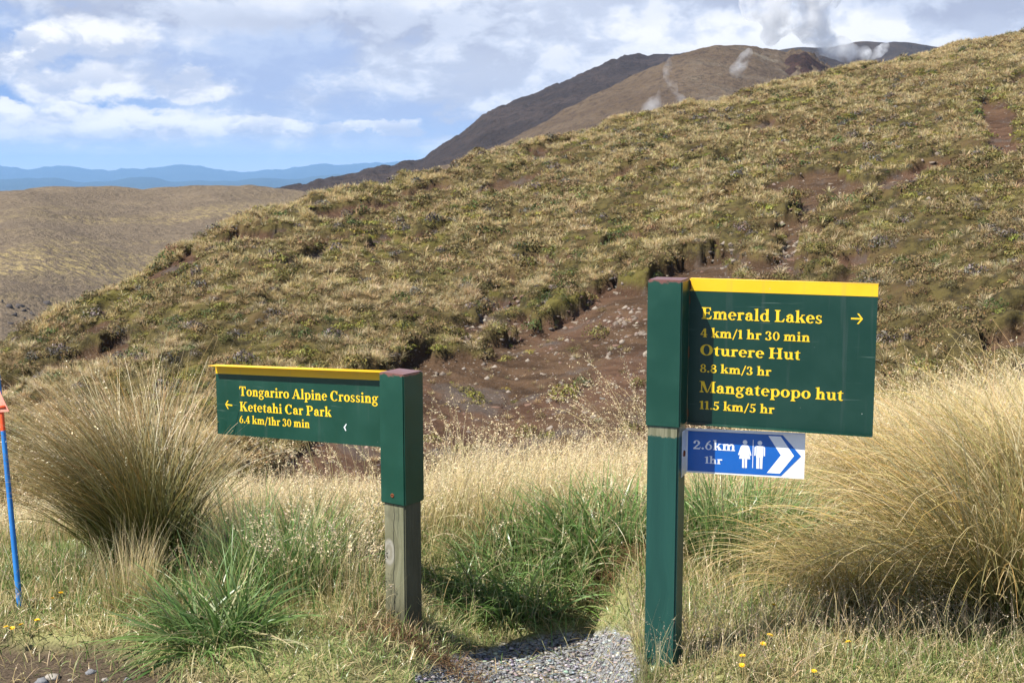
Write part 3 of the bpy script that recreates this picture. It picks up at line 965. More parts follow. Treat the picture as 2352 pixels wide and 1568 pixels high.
KINDS = [
    ([(0.155, 0.134, 0.036), (0.190, 0.158, 0.046), (0.120, 0.108, 0.030)], 0.34, 'olive green heath shrub'),
    ([(0.175, 0.124, 0.052), (0.215, 0.155, 0.070), (0.13, 0.096, 0.042)], 0.34, 'brown green heath shrub'),
    ([(0.060, 0.082, 0.022), (0.085, 0.110, 0.030), (0.048, 0.060, 0.019)], 0.40, 'dark green bushy shrub'),
    ([(0.150, 0.125, 0.105), (0.090, 0.075, 0.062), (0.21, 0.18, 0.155), (0.045, 0.036, 0.030)], 0.36, 'grey dead twiggy shrub'),
    ([(0.200, 0.185, 0.038), (0.175, 0.165, 0.032), (0.23, 0.20, 0.052)], 0.20, 'yellow green moss cushion'),
]
sp = [mound_arrays(340, k[0], k[1], 0.038) for k in KINDS for _ in range(2)]
sp_far = [mound_arrays(110, k[0], k[1], 0.065) for k in KINDS for _ in range(2)]
ws = INVIEW * sst(VEG, 0.45, 0.9)
spos, si, sj = scatter(18000, ws)
edge = np.abs(blur(B, 6) - 0.5) < 0.33
epos, ei, ej = scatter(1300, INVIEW * edge * (VEG > 0.4))
ipos, ii, ij = scatter(90, INVIEW * (1 - sst(VEG, 0.2, 0.6)) * (VH > 760) * (VH < 1120))
spos = np.concatenate([spos, epos, ipos])
si, sj = np.concatenate([si, ei, ii]), np.concatenate([sj, ej, ij])
ns = len(spos)
patch = fbm(spos[:, 0] * 0.28, spos[:, 1] * 0.28, 3, 91)
gr = HC[si, sj, 2]
r_ = rng.random(ns)
kind = np.where(r_ < 0.42, 0, np.where(r_ < 0.80, 1, np.where(r_ < 0.87, 2, np.where(r_ < 0.93, 3, 4))))
kind = np.where((patch > 0.60) & (r_ < 0.5), 4, kind)
kind = np.where((patch < 0.38) & (r_ < 0.6), 1, kind)
ne = len(epos)
kind[18000:18000 + ne] = np.where(rng.random(ne) < 0.30, 3, kind[18000:18000 + ne])
kind[18000 + ne:] = np.where(rng.random(90) < 0.5, 4, 0)
which_s = kind * 2 + rng.integers(0, 2, ns)
sscale = 0.22 + 0.72 * rng.random(ns) ** 3.2
sscale[18000 + ne:] *= 0.75
szs = 0.7 + 0.6 * rng.random(ns)
srot = rng.random(ns) * 6.283
stint = np.clip(1 + rng.normal(0, 0.18, (ns, 1)) + rng.normal(0, 0.05, (ns, 3)), 0.5, 1.5)
spos[:, 2] -= 0.06
sdist = np.linalg.norm(spos - np.array([0, 0, EYE]), axis=1)
ssel = choose_individuals(spos, sscale, sdist, 300)
sm = [MB().add(*a).mesh('heath_shrub', M['leaf']) for a in sp]
individuals('heath_shrub', sm, spos, sscale, srot, which_s, ssel,
            lambda i: KINDS[int(which_s[i]) // 2][2] + ' on the open hillside behind the signs', 'shrub', 'low shrubs on the hillside', szs)
mb = MB()
near = ~ssel & (sdist < 52)
instance(mb, sp, spos[near], sscale[near], srot[near], stint[near], which_s[near], szs[near])
far_ = ~ssel & ~near
instance(mb, sp_far, spos[far_], sscale[far_], srot[far_], stint[far_], which_s[far_], szs[far_])
tag(mb.build('heath_undergrowth', M['leaf']), 'low olive and brown heath covering the hillside between its tussocks', 'heath', kind='stuff')


# single cushions and shrubs standing on the eroded slope
def on_hill(u_, v_):
    k = np.argmin((HU - u_) ** 2 + (HV - v_) ** 2 + np.where((TH.ravel() < 0) | (TH.ravel() > 1), 1e9, 0))
    return PH.reshape(-1, 3)[k]


HU, HV = (a_.ravel() for a_ in proj(PH))
for (u_, v_, wpx, kd, txt) in ((1300, 915, 80, 4, 'largest yellow green cushion on the bare slope between the signs'), (1335, 885, 52, 2, 'dark green shrub at the top of the largest yellow green cushion'),
                               (1205, 1000, 60, 0, 'olive shrub low on the bare slope above the seed heads'), (1375, 772, 62, 0, 'rounded olive shrub on the bare slope left of the tall post'),
                               (1466, 885, 42, 0, 'olive shrub on the bare slope touching the tall post sleeve'), (1016, 962, 28, 1, 'small tan cushion on the bare slope beside the short signpost'),
                               (1244, 958, 28, 1, 'small tan cushion on the bare slope beside the low olive shrub'), (1060, 1040, 56, 0, 'olive shrub at the foot of the bare slope by the short signpost'),
                               (1385, 715, 24, 1, 'tiny tan cushion just above the rounded olive shrub'), (1850, 452, 40, 1, 'tan cushion at the head of the upper bare gully')):
    p_ = on_hill(u_, v_)
    v__, f__, c__ = mound_arrays(420, KINDS[kd][0], 0.42, 0.034)
    o_ = MB().add(v__, f__, c__).build('cushion_shrub', M['leaf'])
    o_.location = p_
    s_ = wpx / F * float(np.linalg.norm(p_))
    o_.scale = (s_, s_, s_)
    tag(o_, txt, 'shrub', 'cushions on the eroded slope')


# rocks
def ico(sub):
    b = bmesh.new()
    bmesh.ops.create_icosphere(b, subdivisions=sub, radius=1)
    v = np.array([x.co[:] for x in b.verts])
    f = np.array([[l.index for l in p.verts] for p in b.faces])
    b.free()
    return v, f


IC1, IC2 = ico(1), ico(2)


def rock_arrays(base, flat_=0.6, rough=0.3, ncut=6):
    v, f = base
    v = v.copy()
    for _ in range(ncut):                     # knock flat facets off a ball
        d = rng.normal(0, 1, 3)
        d /= np.linalg.norm(d)
        h = 0.45 + 0.4 * rng.random()
        over = np.maximum(v @ d - h, 0)
        v = v - over[:, None] * d
    v = v * (1 + rng.normal(0, rough * 0.15, (len(v), 1)))
    v = v * np.array([1, 0.6 + 0.35 * rng.random(), flat_ * (0.7 + 0.6 * rng.random())])
    return v, f, np.ones((len(v), 3))


RC = [(0.27, 0.222, 0.178), (0.21, 0.172, 0.14), (0.33, 0.28, 0.23), (0.16, 0.147, 0.133), (0.20, 0.122, 0.09)]
rp = [rock_arrays(IC1, 0.75, 1.3, 7) for _ in range(6)]
rk = fbm(x_ * 0.5, y_ * 0.5, 3, 95)
rzone = np.exp(-((UH - 1170) / 140) ** 2 - ((VH - 720) / 90) ** 2) + np.exp(-((UH - 1440) / 50) ** 2 - ((VH - 740) / 60) ** 2) + np.exp(-((UH - 1080) / 120) ** 2 - ((VH - 800) / 40) ** 2) + 0.6 * np.exp(-((UH - 1800) / 120) ** 2 - ((VH - 590) / 60) ** 2) + 0.8 * np.exp(-((UH - 960) / 120) ** 2 - ((VH - 800) / 40) ** 2)
wr = INVIEW * (1 - 0.985 * sst(VEG, 0.3, 0.75)) * (0.16 + 2.2 * rzone * sst(rk, 0.35, 0.6))
rpos, ri, rj = scatter(4600, wr)
rscale = 0.025 + 0.17 * rng.random(len(rpos)) ** 4.0
rpos[:, 2] -= 0.25 * rscale
_ru, _rv = proj(rpos)
rscale = np.where((_rv < 860) & (_ru < 1060), np.minimum(rscale, 0.06), rscale)
rcol = pick(len(rpos), RC, 0.12)
rrot = rng.random(len(rpos)) * 6.283
rwh = rng.integers(0, 6, len(rpos))
rdist = np.linalg.norm(rpos - np.array([0, 0, EYE]), axis=1)
rsel = choose_individuals(rpos, rscale, rdist, 240)
rm = []
for k in range(6):
    v, f, c = rp[k]
    rm.append(MB().add(v, f, np.tile(RC[k % 5], (len(v), 1))).mesh('hill_rock', M['rock']))
individuals('hill_rock', rm, rpos, rscale, rrot, rwh, rsel, 'pale angular rock lying on the eroded slope behind the signs', 'rock', 'rocks on the eroded slope')
mb = MB()
ot = ~rsel
instance(mb, rp, rpos[ot], rscale[ot], rrot[ot], rcol[ot], rwh[ot])
tag(mb.build('slope_rubble', M['rock']), 'small pale rubble scattered over the eroded slope', 'rubble', kind='stuff')

# dark lava boulders at the foot of the bare hill on the left, and grey scarps on the hillside
bl = []
mb_pos = at(rng.uniform(2, 110, 16), rng.uniform(694, 748, 16), np.full(16, 150.0))
n_b = len(mb_pos)
bh = [MB().add(rock_arrays(IC2, 0.8, 0.6)[0], IC2[1], np.tile((0.075, 0.066, 0.064), (len(IC2[0]), 1))).mesh('lava_boulder', M['rock']) for _ in range(4)]
uL, vL = proj(hill_left)
bpos = []
for pnt in mb_pos:
    u_, v_ = proj(pnt)
    k = np.argmin((uL - u_) ** 2 + (vL - v_) ** 2)
    bpos.append(hill_left.reshape(-1, 3)[k])
bpos = np.array(bpos) + rng.normal(0, 0.4, (n_b, 3)) * np.array([1, 1, 0.2])
individuals('lava_boulder', bh, bpos, 0.25 + 0.8 * rng.random(n_b) ** 2, rng.random(n_b) * 6, rng.integers(0, 4, n_b), np.ones(n_b, bool),
            'dark lava boulder at the foot of the bare brown hill', 'boulder', 'lava boulders below the bare hill')



# ------------------------------------------------------------------ lettering: heavy old-style serif built from strokes (cap height 1)
class Glyph:
    def __init__(self):
        self.p = []

    def poly(self, *pts):
        self.p.append(list(pts))

    def rect(self, x0, y0, x1, y1):
        self.poly((x0, y0), (x1, y0), (x1, y1), (x0, y1))

    def serif(self, x, y, w_, up=1, h=0.06):
        """bracketed slab under (up=1) or over (up=-1) a stem centred on x"""
        self.poly((x - w_ / 2, y), (x + w_ / 2, y), (x + w_ / 2, y + up * h * 0.7), (x + w_ * 0.22, y + up * h * 2.2), (x - w_ * 0.22, y + up * h * 2.2), (x - w_ / 2, y + up * h * 0.7))

    def arc(self, cx, cy, rx, ry, a0, a1, ws, wt_, n=22, tilt=0.0):
        a = np.radians(np.linspace(a0, a1, n))
        b = a
        o = np.stack([cx + rx * np.cos(a), cy + ry * np.sin(a)], 1)
        i = np.stack([cx + (rx - ws) * np.cos(b + tilt), cy + (ry - wt_) * np.sin(b + tilt)], 1)
        for k in range(n - 1):
            self.poly(tuple(o[k]), tuple(o[k + 1]), tuple(i[k + 1]), tuple(i[k]))

    def line(self, x0, y0, x1, y1, w0, w1=None):
        """slanted stroke of horizontal width w0 at its start and w1 at its end"""
        w1 = w0 if w1 is None else w1
        self.poly((x0 - w0 / 2, y0), (x0 + w0 / 2, y0), (x1 + w1 / 2, y1), (x1 - w1 / 2, y1))

    def disc(self, cx, cy, r):
        self.poly(*[(cx + r * math.cos(k * math.pi / 8), cy + r * math.sin(k * math.pi / 8)) for k in range(16)])


XH, ASC, DSC, ST, CT, TH_ = 0.68, 1.05, -0.30, 0.175, 0.20, 0.07


def glyphs():
    D = {}

    def new(ch, adv):
        g = Glyph()
        D[ch] = (g, adv)
        return g

    def stem_l(g, x, top, s=ST, foot=True):
        """lowercase stem with a flag at its top"""
        g.rect(x, 0.0 if not foot else 0.02, x + s, top - 0.02)
        g.poly((x - 0.09, top - 0.09), (x + 0.02, top - 0.10), (x + s, top - 0.02), (x + s, top + 0.01), (x - 0.09, top - 0.05))
        if foot:
            g.serif(x + s / 2, 0, s + 0.17)

    def arch(g, x, w_, foot=True):
        """the shoulder from a stem's right side at x, w_ wide to the next stem's right side"""
        rx = w_ / 2 + 0.03
        g.arc(x + w_ - rx, XH - 0.24, rx, 0.255, 0, 165, ST, 0.10)
        g.rect(x + w_ - ST, 0.02, x + w_, XH - 0.235)
        if foot:
            g.serif(x + w_ - ST / 2, 0, ST + 0.15)

    g = new('n', 0.72); stem_l(g, 0.10, XH); arch(g, 0.26, 0.36)
    g = new('m', 1.06); stem_l(g, 0.10, XH); arch(g, 0.26, 0.34); arch(g, 0.58, 0.38)
    g = new('h', 0.72); stem_l(g, 0.10, ASC); arch(g, 0.26, 0.36)
    g = new('r', 0.54); stem_l(g, 0.10, XH); g.arc(0.40, XH - 0.20, 0.16, 0.21, 60, 170, 0.12, 0.10); g.disc(0.44, XH - 0.095, 0.092)
    g = new('i', 0.39); stem_l(g, 0.11, XH); g.disc(0.185, XH + 0.22, 0.105)
    g = new('l', 0.39); stem_l(g, 0.11, ASC)
    g = new('k', 0.72); stem_l(g, 0.10, ASC); g.line(0.30, 0.30, 0.54, XH - 0.04, 0.10, 0.09); g.rect(0.44, XH - 0.055, 0.68, XH); g.line(0.60, 0.03, 0.40, 0.42, 0.24, 0.18); g.rect(0.44, 0, 0.74, 0.055)
    g = new('u', 0.72); g.rect(0.10, 0.2, 0.10 + ST, XH - 0.02); g.poly((0.01, XH - 0.06), (0.11, XH - 0.10), (0.275, XH), (0.01, XH)); g.arc(0.10 + 0.21, 0.24, 0.21, 0.255, 180, 330, ST, 0.10)
    g.rect(0.445, 0.04, 0.445 + ST, XH - 0.02); g.poly((0.37, XH - 0.06), (0.45, XH - 0.10), (0.62, XH), (0.37, XH)); g.poly((0.60, 0.0), (0.71, 0.0), (0.71, 0.05), (0.60, 0.12)); g.rect(0.52, 0.0, 0.61, 0.06)
    g = new('o', 0.68); g.arc(0.34, XH / 2, 0.315, XH / 2 + 0.015, 0, 360, 0.19, 0.075, 40)
    g = new('e', 0.62); g.arc(0.32, XH / 2, 0.295, XH / 2 + 0.015, 0, 318, 0.18, 0.075, 36); g.rect(0.12, 0.33, 0.605, 0.395)
    g = new('c', 0.58); g.arc(0.32, XH / 2, 0.295, XH / 2 + 0.015, 42, 318, 0.185, 0.075, 34); g.disc(0.475, 0.52, 0.09)
    g = new('a', 0.64); g.rect(0.36, 0.08, 0.36 + ST, 0.46); g.arc(0.32, XH - 0.22, 0.215, 0.235, 0, 160, ST, 0.085); g.disc(0.165, 0.50, 0.095)
    g.arc(0.28, 0.195, 0.235, 0.205, 60, 330, 0.165, 0.07); g.poly((0.30, 0.335), (0.40, 0.37), (0.40, 0.43), (0.30, 0.405)); g.poly((0.50, 0.0), (0.62, 0.03), (0.635, 0.08), (0.535, 0.12), (0.42, 0.10))
    g = new('d', 0.72); g.arc(0.33, XH / 2, 0.30, XH / 2 + 0.015, 25, 335, 0.18, 0.075, 34); stem_l(g, 0.44, ASC, ST, False); g.rect(0.44, 0.0, 0.615, 0.1); g.poly((0.60, 0.0), (0.71, 0.0), (0.71, 0.05), (0.60, 0.12))
    g = new('p', 0.72); g.rect(0.10, DSC + 0.02, 0.10 + ST, XH - 0.02); g.poly((0.01, XH - 0.08), (0.11, XH - 0.10), (0.275, XH - 0.02), (0.275, XH + 0.01), (0.01, XH - 0.04)); g.serif(0.1875, DSC, 0.34); g.arc(0.39, XH / 2, 0.30, XH / 2 + 0.015, -155, 155, 0.18, 0.075, 34)
    g = new('g', 0.66); g.arc(0.29, 0.455, 0.245, 0.235, 0, 360, 0.155, 0.065, 34); g.poly((0.43, 0.60), (0.52, 0.55), (0.66, 0.62), (0.66, 0.70), (0.52, 0.68)); g.arc(0.31, -0.10, 0.285, 0.205, 0, 360, 0.13, 0.085, 34); g.poly((0.10, 0.04), (0.24, 0.19), (0.34, 0.235), (0.20, 0.25), (0.08, 0.15)); g.poly((0.12, 0.045), (0.45, 0.045), (0.53, 0.10), (0.22, 0.15))
    g = new('t', 0.46); g.rect(0.12, 0.14, 0.12 + ST, XH); g.poly((0.02, XH - 0.06), (0.30, XH - 0.06), (0.30, XH + 0.18), (0.24, XH + 0.16), (0.13, XH + 0.02), (0.02, XH - 0.01)); g.rect(0.28, XH - 0.06, 0.43, XH); g.arc(0.12 + 0.17, 0.17, 0.17, 0.185, 180, 320, 0.165, 0.10)
    g = new('s', 0.52); g.arc(0.25, 0.515, 0.19, 0.18, 45, 265, 0.13, 0.075, 20); g.arc(0.26, 0.175, 0.215, 0.19, -150, 90, 0.14, 0.075, 24); g.poly((0.16, 0.40), (0.30, 0.335), (0.44, 0.27), (0.36, 0.20), (0.20, 0.29), (0.08, 0.40)); g.poly((0.36, 0.50), (0.43, 0.48), (0.43, 0.68), (0.38, 0.66)); g.poly((0.05, 0.02), (0.09, 0.02), (0.13, 0.18), (0.05, 0.20))

    def cap_stem(g, x, s=CT, top=True, bot=True):
        g.rect(x, 0.03, x + s, 0.97)
        if bot: g.serif(x + s / 2, 0, s + 0.2)
        if top: g.serif(x + s / 2, 1, s + 0.2, -1)
    g = new('E', 0.82); cap_stem(g, 0.13); g.rect(0.3, 0.0, 0.70, 0.07); g.rect(0.3, 0.93, 0.68, 1.0); g.rect(0.3, 0.49, 0.55, 0.55); g.poly((0.56, 0.06), (0.70, 0.0), (0.76, 0.27), (0.71, 0.27)); g.poly((0.56, 0.94), (0.68, 1.0), (0.70, 0.74), (0.65, 0.74)); g.poly((0.50, 0.52), (0.57, 0.38), (0.60, 0.38), (0.60, 0.66), (0.57, 0.66))
    g = new('L', 0.76); cap_stem(g, 0.13); g.rect(0.3, 0.0, 0.64, 0.07); g.poly((0.52, 0.06), (0.66, 0.0), (0.73, 0.30), (0.68, 0.30))
    g = new('H', 1.02); cap_stem(g, 0.13); cap_stem(g, 0.68); g.rect(0.32, 0.48, 0.70, 0.55)
    g = new('K', 0.98); cap_stem(g, 0.13); g.line(0.38, 0.44, 0.72, 0.96, 0.11, 0.10); g.rect(0.60, 0.945, 0.92, 1.0); g.line(0.78, 0.03, 0.46, 0.58, 0.28, 0.22); g.rect(0.60, 0, 0.98, 0.055)
    g = new('P', 0.82); cap_stem(g, 0.13); g.arc(0.44, 0.715, 0.33, 0.285, -90, 90, 0.20, 0.07); g.rect(0.3, 0.93, 0.46, 1.0); g.rect(0.3, 0.43, 0.46, 0.50)
    g = new('T', 0.86); g.rect(0.33, 0.03, 0.53, 0.96); g.serif(0.43, 0, 0.42); g.rect(0.06, 0.93, 0.80, 1.0); g.poly((0.04, 0.70), (0.09, 0.70), (0.22, 0.94), (0.07, 1.0)); g.poly((0.82, 0.70), (0.77, 0.70), (0.64, 0.94), (0.79, 1.0))
    g = new('A', 0.96); g.line(0.16, 0.03, 0.44, 0.95, 0.08, 0.09); g.line(0.76, 0.03, 0.47, 1.0, 0.25, 0.14); g.rect(0.25, 0.30, 0.66, 0.365); g.serif(0.16, 0, 0.30); g.serif(0.77, 0, 0.42)
    g = new('M', 1.20); g.rect(0.14, 0.03, 0.22, 0.98); g.serif(0.18, 0, 0.30); g.line(0.57, 0.0, 0.22, 1.0, 0.12, 0.27); g.line(0.60, 0.0, 0.94, 1.0, 0.06, 0.10); g.rect(0.88, 0.03, 1.09, 1.0); g.serif(0.985, 0, 0.40); g.rect(0.03, 0.95, 0.30, 1.0); g.rect(0.92, 0.95, 1.18, 1.0)
    g = new('O', 0.98); g.arc(0.49, 0.5, 0.45, 0.52, 0, 360, 0.23, 0.07, 48)
    g = new('C', 0.88); g.arc(0.48, 0.5, 0.44, 0.52, 42, 318, 0.235, 0.07, 40); g.poly((0.72, 0.66), (0.79, 0.64), (0.80, 1.0), (0.74, 0.97), (0.62, 0.92))
    g = new('0', 0.62); g.arc(0.31, 0.45, 0.28, 0.465, 0, 360, 0.15, 0.07, 40)
    g = new('1', 0.44); g.rect(0.14, 0.03, 0.32, 0.94); g.serif(0.23, 0, 0.34); g.poly((0.02, 0.78), (0.14, 0.80), (0.32, 0.92), (0.32, 0.95), (0.20, 0.95), (0.02, 0.85))
    g = new('2', 0.62); g.arc(0.29, 0.66, 0.26, 0.27, -35, 165, 0.17, 0.08); g.disc(0.115, 0.68, 0.09); g.poly((0.03, 0.02), (0.18, 0.12), (0.53, 0.52), (0.34, 0.50), (0.03, 0.10)); g.rect(0.03, 0.0, 0.54, 0.14); g.poly((0.50, 0.0), (0.55, 0.0), (0.60, 0.26), (0.55, 0.26))
    g = new('3', 0.60); g.arc(0.26, 0.70, 0.24, 0.235, -80, 160, 0.16, 0.07); g.arc(0.25, 0.23, 0.29, 0.265, -150, 85, 0.18, 0.075); g.disc(0.10, 0.14, 0.085); g.disc(0.105, 0.72, 0.075)
    g = new('4', 0.64); g.rect(0.33, 0.03, 0.50, 0.94); g.rect(0.02, 0.24, 0.61, 0.325); g.poly((0.02, 0.26), (0.10, 0.28), (0.40, 0.84), (0.40, 0.94), (0.33, 0.94)); g.serif(0.415, 0, 0.34)
    g = new('5', 0.60); g.rect(0.12, 0.80, 0.50, 0.93); g.rect(0.12, 0.50, 0.18, 0.93); g.arc(0.24, 0.28, 0.29, 0.30, -150, 125, 0.17, 0.08); g.disc(0.10, 0.12, 0.085); g.poly((0.48, 0.84), (0.54, 1.0), (0.50, 1.0), (0.44, 0.92))
    g = new('6', 0.62); g.arc(0.31, 0.29, 0.275, 0.305, 0, 360, 0.15, 0.07, 36); g.poly((0.04, 0.30), (0.19, 0.36), (0.28, 0.66), (0.48, 0.90), (0.40, 0.95), (0.16, 0.70))
    g = new('8', 0.62); g.arc(0.31, 0.70, 0.225, 0.235, 0, 360, 0.13, 0.065, 34); g.arc(0.31, 0.24, 0.275, 0.255, 0, 360, 0.15, 0.07, 36)
    g = new('.', 0.28); g.disc(0.14, 0.10, 0.10)
    g = new('/', 0.46); g.line(0.06, -0.14, 0.40, 1.0, 0.10)
    return D


GL = glyphs()


def lettering(name, text, x0, x1, z, cap, y, mat, parent, weight=0.0):
    """one line of raised lettering on a panel's face (front is -Y); x0..x1 is its width"""
    adv, spans = 0.0, []
    for ch in text:
        if ch == ' ':
            adv += 0.28
        else:
            spans.append((ch, adv))
            adv += GL[ch][1] + 0.015
    k = (x1 - x0) / (adv - 0.05)
    b, lay = MB(), 0
    for ch, a in spans:
        for pts in GL[ch][0].p:
            lay += 1
            n = len(pts)
            ar = sum(pts[i][0] * pts[(i + 1) % n][1] - pts[(i + 1) % n][0] * pts[i][1] for i in range(n))
            if ar < 0:
                pts = pts[::-1]
            yy = y - 0.0000075 * (lay % 90)
            b.add([(x0 + (a + px) * k, yy, z + pz * cap) for px, pz in pts], [list(range(n))])
    return b.build(name, mat, parent)


def plate(b, pts, y0, y1):
    """polygon in the X-Z plane given thickness from y0 (front) to y1"""
    n = len(pts)
    ar = sum(pts[i][0] * pts[(i + 1) % n][1] - pts[(i + 1) % n][0] * pts[i][1] for i in range(n))
    if ar < 0:
        pts = pts[::-1]
    v = [(x, y0, z) for x, z in pts] + [(x, y1, z) for x, z in pts]
    b.add(v, [list(range(n))])
    b.add(v, [list(range(2 * n - 1, n - 1, -1))])
    b.add(v, [(i, i + n, (i + 1) % n + n, (i + 1) % n) for i in range(n)])
    return b


def box_obj(name, lo, hi, mat, parent, bev=0.003, origin=(0, 0, 0), seg=2):
    bm = bmesh.new()
    bmesh.ops.create_cube(bm, size=1)
    lo, hi = Vector(lo), Vector(hi)
    for v in bm.verts:
        v.co = Vector(((lo[i] + hi[i]) / 2 + v.co[i] * (hi[i] - lo[i])) - origin[i] for i in range(3))
    if bev:
        bmesh.ops.bevel(bm, geom=bm.edges[:], offset=bev, segments=seg, affect='EDGES')
    me = bpy.data.meshes.new(name)
    bm.to_mesh(me)
    bm.free()
    me.materials.append(mat)
    o = bpy.data.objects.new(name, me)
    COL.objects.link(o)
    o.parent = parent
    o.location = origin
    return o


def screw(parent, x, y, z, r=0.006):
    b = MB()
    n = 14
    a = np.arange(n) * 2 * np.pi / n
    ring = lambda rr, yy: np.stack([x + rr * np.cos(a), np.full(n, yy), z + rr * np.sin(a)], 1)
    v = np.concatenate([ring(r, y), ring(r * 0.9, y - 0.002), ring(r * 0.35, y - 0.002), ring(r * 0.3, y - 0.0004), [[x, y - 0.0004, z]]])
    fs = []
    for q_ in range(3):
        fs += [(q_ * n + i, q_ * n + (i + 1) % n, (q_ + 1) * n + (i + 1) % n, (q_ + 1) * n + i) for i in range(n)]
    b.add(v, fs)
    b.add(v, [(3 * n + i, 3 * n + (i + 1) % n, 4 * n) for i in range(n)])
    return b.build('screw', M['rust'], parent)


# ------------------------------------------------------------------ signpost with the large panel (right)
A = 0.055
sr = tag(empty('track_signpost', (0.4903, 3.9838, 0.0), -0.3559),
         'tall green signpost with large green panel pointing to Emerald Lakes and two huts', 'signpost')
post = box_obj('post', (-0.0505, -0.0505, -0.35), (0.0505, 0.0505, 0.80), M['green_timber'], sr, 0.006)
slv = box_obj('post_sleeve', (-A, -A, 0.782), (A, A, 1.2439), M['sleeve'], sr, 0.004, (0, 0, 1.2439))
PY = 0.043                                   # plane of the panel's face
pan = MB()
plate(pan, [(A + 0.0005, 0.7842), (0.6264, 0.7842), (0.6264, 1.2390), (A + 0.0005, 1.2390)], PY, PY + 0.0025)
pan.build('sign_panel', M['dark_green_metal'], sr)
panel_r = sr.children[-1]
fl = MB()                                    # folded lip along the panel's foot, and its turned-back head
plate(fl, [(A + 0.001, 0.7815), (0.6264, 0.7815), (0.6264, 0.7838), (A + 0.001, 0.7838)], PY - 0.022, PY + 0.0025)
fl.build('bottom_lip', M['green_metal'], panel_r)
yb = MB()
plate(yb, [(A + 0.001, 1.2044), (0.6268, 1.2044), (0.6268, 1.2400), (A + 0.001, 1.2400)], PY - 0.0006, PY - 0.0001)
plate(yb, [(A + 0.001, 1.2402), (0.6268, 1.2402), (0.6268, 1.2424), (A + 0.001, 1.2424)], PY - 0.0006, PY + 0.03)
yb.build('yellow_band', M['yellow'], panel_r)
LY = PY - 0.0008
for txt, x0, x1, z, cap in [('Emerald Lakes', 0.0945, 0.4660, 1.1170, 0.0365), ('4 km/1 hr 30 min', 0.0925, 0.4310, 1.0595, 0.0290),
                            ('Oturere Hut', 0.0920, 0.4040, 1.0025, 0.0335), ('8.8 km/3 hr', 0.0930, 0.3165, 0.9480, 0.0275),
                            ('Mangatepopo hut', 0.0925, 0.5360, 0.8840, 0.0355), ('11.5 km/5 hr', 0.0940, 0.3295, 0.8300, 0.0280)]:
    lettering('lettering', txt, x0, x1, z, cap, LY, M['letter'], panel_r)


def arrow(x_tail, x_tip, z, half, w_, parent):
    b = MB()
    s = 1 if x_tip > x_tail else -1
    plate(b, [(x_tail, z - w_ / 2), (x_tip - s * w_ * 0.6, z - w_ / 2), (x_tip - s * w_ * 0.6, z + w_ / 2), (x_tail, z + w_ / 2)], LY, LY + 0.0003)
    for q_ in (1, -1):
        plate(b, [(x_tip, z), (x_tip - s * w_ * 1.1, z), (x_tip - s * half - s * w_ * 0.45, z + q_ * half), (x_tip - s * half + s * w_ * 0.55, z + q_ * (half + w_ * 0.1))], LY - 0.0001 * (2 + q_), LY + 0.0003)
    return b.build('arrow', M['letter'], parent)


arrow(0.5509, 0.5862, 1.1363, 0.0155, 0.0048, panel_r)
rb = MB()                                     # rust bleeding out of the seam
for z0, z1, w_ in [(1.205, 1.238, 0.006), (1.16, 1.19, 0.003), (0.99, 1.03, 0.003), (0.80, 0.83, 0.004)]:
    plate(rb, [(A + 0.0012, z0), (A + 0.0012 + w_, z0 + 0.006), (A + 0.0012 + w_ * 0.7, z1 - 0.004), (A + 0.0012, z1)], PY - 0.0012, PY - 0.0008)
rb.build('rust_stain', M['rust'], panel_r)

# blue toilet sign bolted to the post below the panel
ts = tag(empty('toilet_sign', (0.4903, 3.9838, 0.0), -0.3559), 'small blue and white toilet sign with woman and man symbols below the large panel', 'sign')
BY = 0.055
TILT = 0.0245
tz = lambda x, z: (x, z + (x - 0.05) * TILT)
tb = MB()
plate(tb, [tz(0.0525, 0.6190), tz(0.4250, 0.6190), tz(0.4250, 0.7608), tz(0.0525, 0.7608)], BY, BY + 0.002)
sign_plate = tb.build('sign_plate', M['white'], ts)
lp = MB()
plate(lp, [tz(0.0525, 0.7608), tz(0.4250, 0.7608), tz(0.4250, 0.7632), tz(0.0525, 0.7632)], BY - 0.016, BY + 0.002)
lp.build('top_lip', M['white'], sign_plate)
br = MB()
plate(br, [(0.0510, 0.6150), (0.0524, 0.6150), (0.0524, 0.7620), (0.0510, 0.7620)], -0.005, BY + 0.002)
bk = br.build('mounting_bracket', M['white'], ts)
bt = MB()
for k in range(1):
    n = 12
    a = np.arange(n) * 2 * np.pi / n
    v = np.concatenate([np.stack([np.full(n, 0.0524 + h_), 0.018 + r_2 * np.cos(a), 0.688 + r_2 * np.sin(a)], 1) for h_, r_2 in ((0, 0.0105), (0.004, 0.009))] + [[[0.0575, 0.018, 0.688]]])
    bt.add(v, [(i, (i + 1) % n, n + (i + 1) % n, n + i) for i in range(n)])
    bt.add(v, [(n + i, n + (i + 1) % n, 2 * n) for i in range(n)])
bt.build('bolt', M['rust'], bk)
bf = MB()
plate(bf, [tz(0.0570, 0.6245), tz(0.3540, 0.6245), tz(0.4140, 0.6905), tz(0.3560, 0.7545), tz(0.0570, 0.7545)], BY - 0.0008, BY - 0.0001)
bf.build('blue_field', M['blue'], sign_plate)
cv = MB()
WY = BY - 0.0012
plate(cv, [tz(0.3120, 0.7500), tz(0.3500, 0.7500), tz(0.3925, 0.6905), tz(0.3500, 0.6320), tz(0.3100, 0.6320), tz(0.3520, 0.6905)], WY, BY - 0.0009)
cv.build('chevron', M['white_letter'], sign_plate)
bar = MB()
plate(bar, [tz(0.2640, 0.6450), tz(0.2660, 0.6450), tz(0.2660, 0.7350), tz(0.2640, 0.7350)], WY, BY - 0.0009)
bar.build('divider', M['white_letter'], sign_plate)


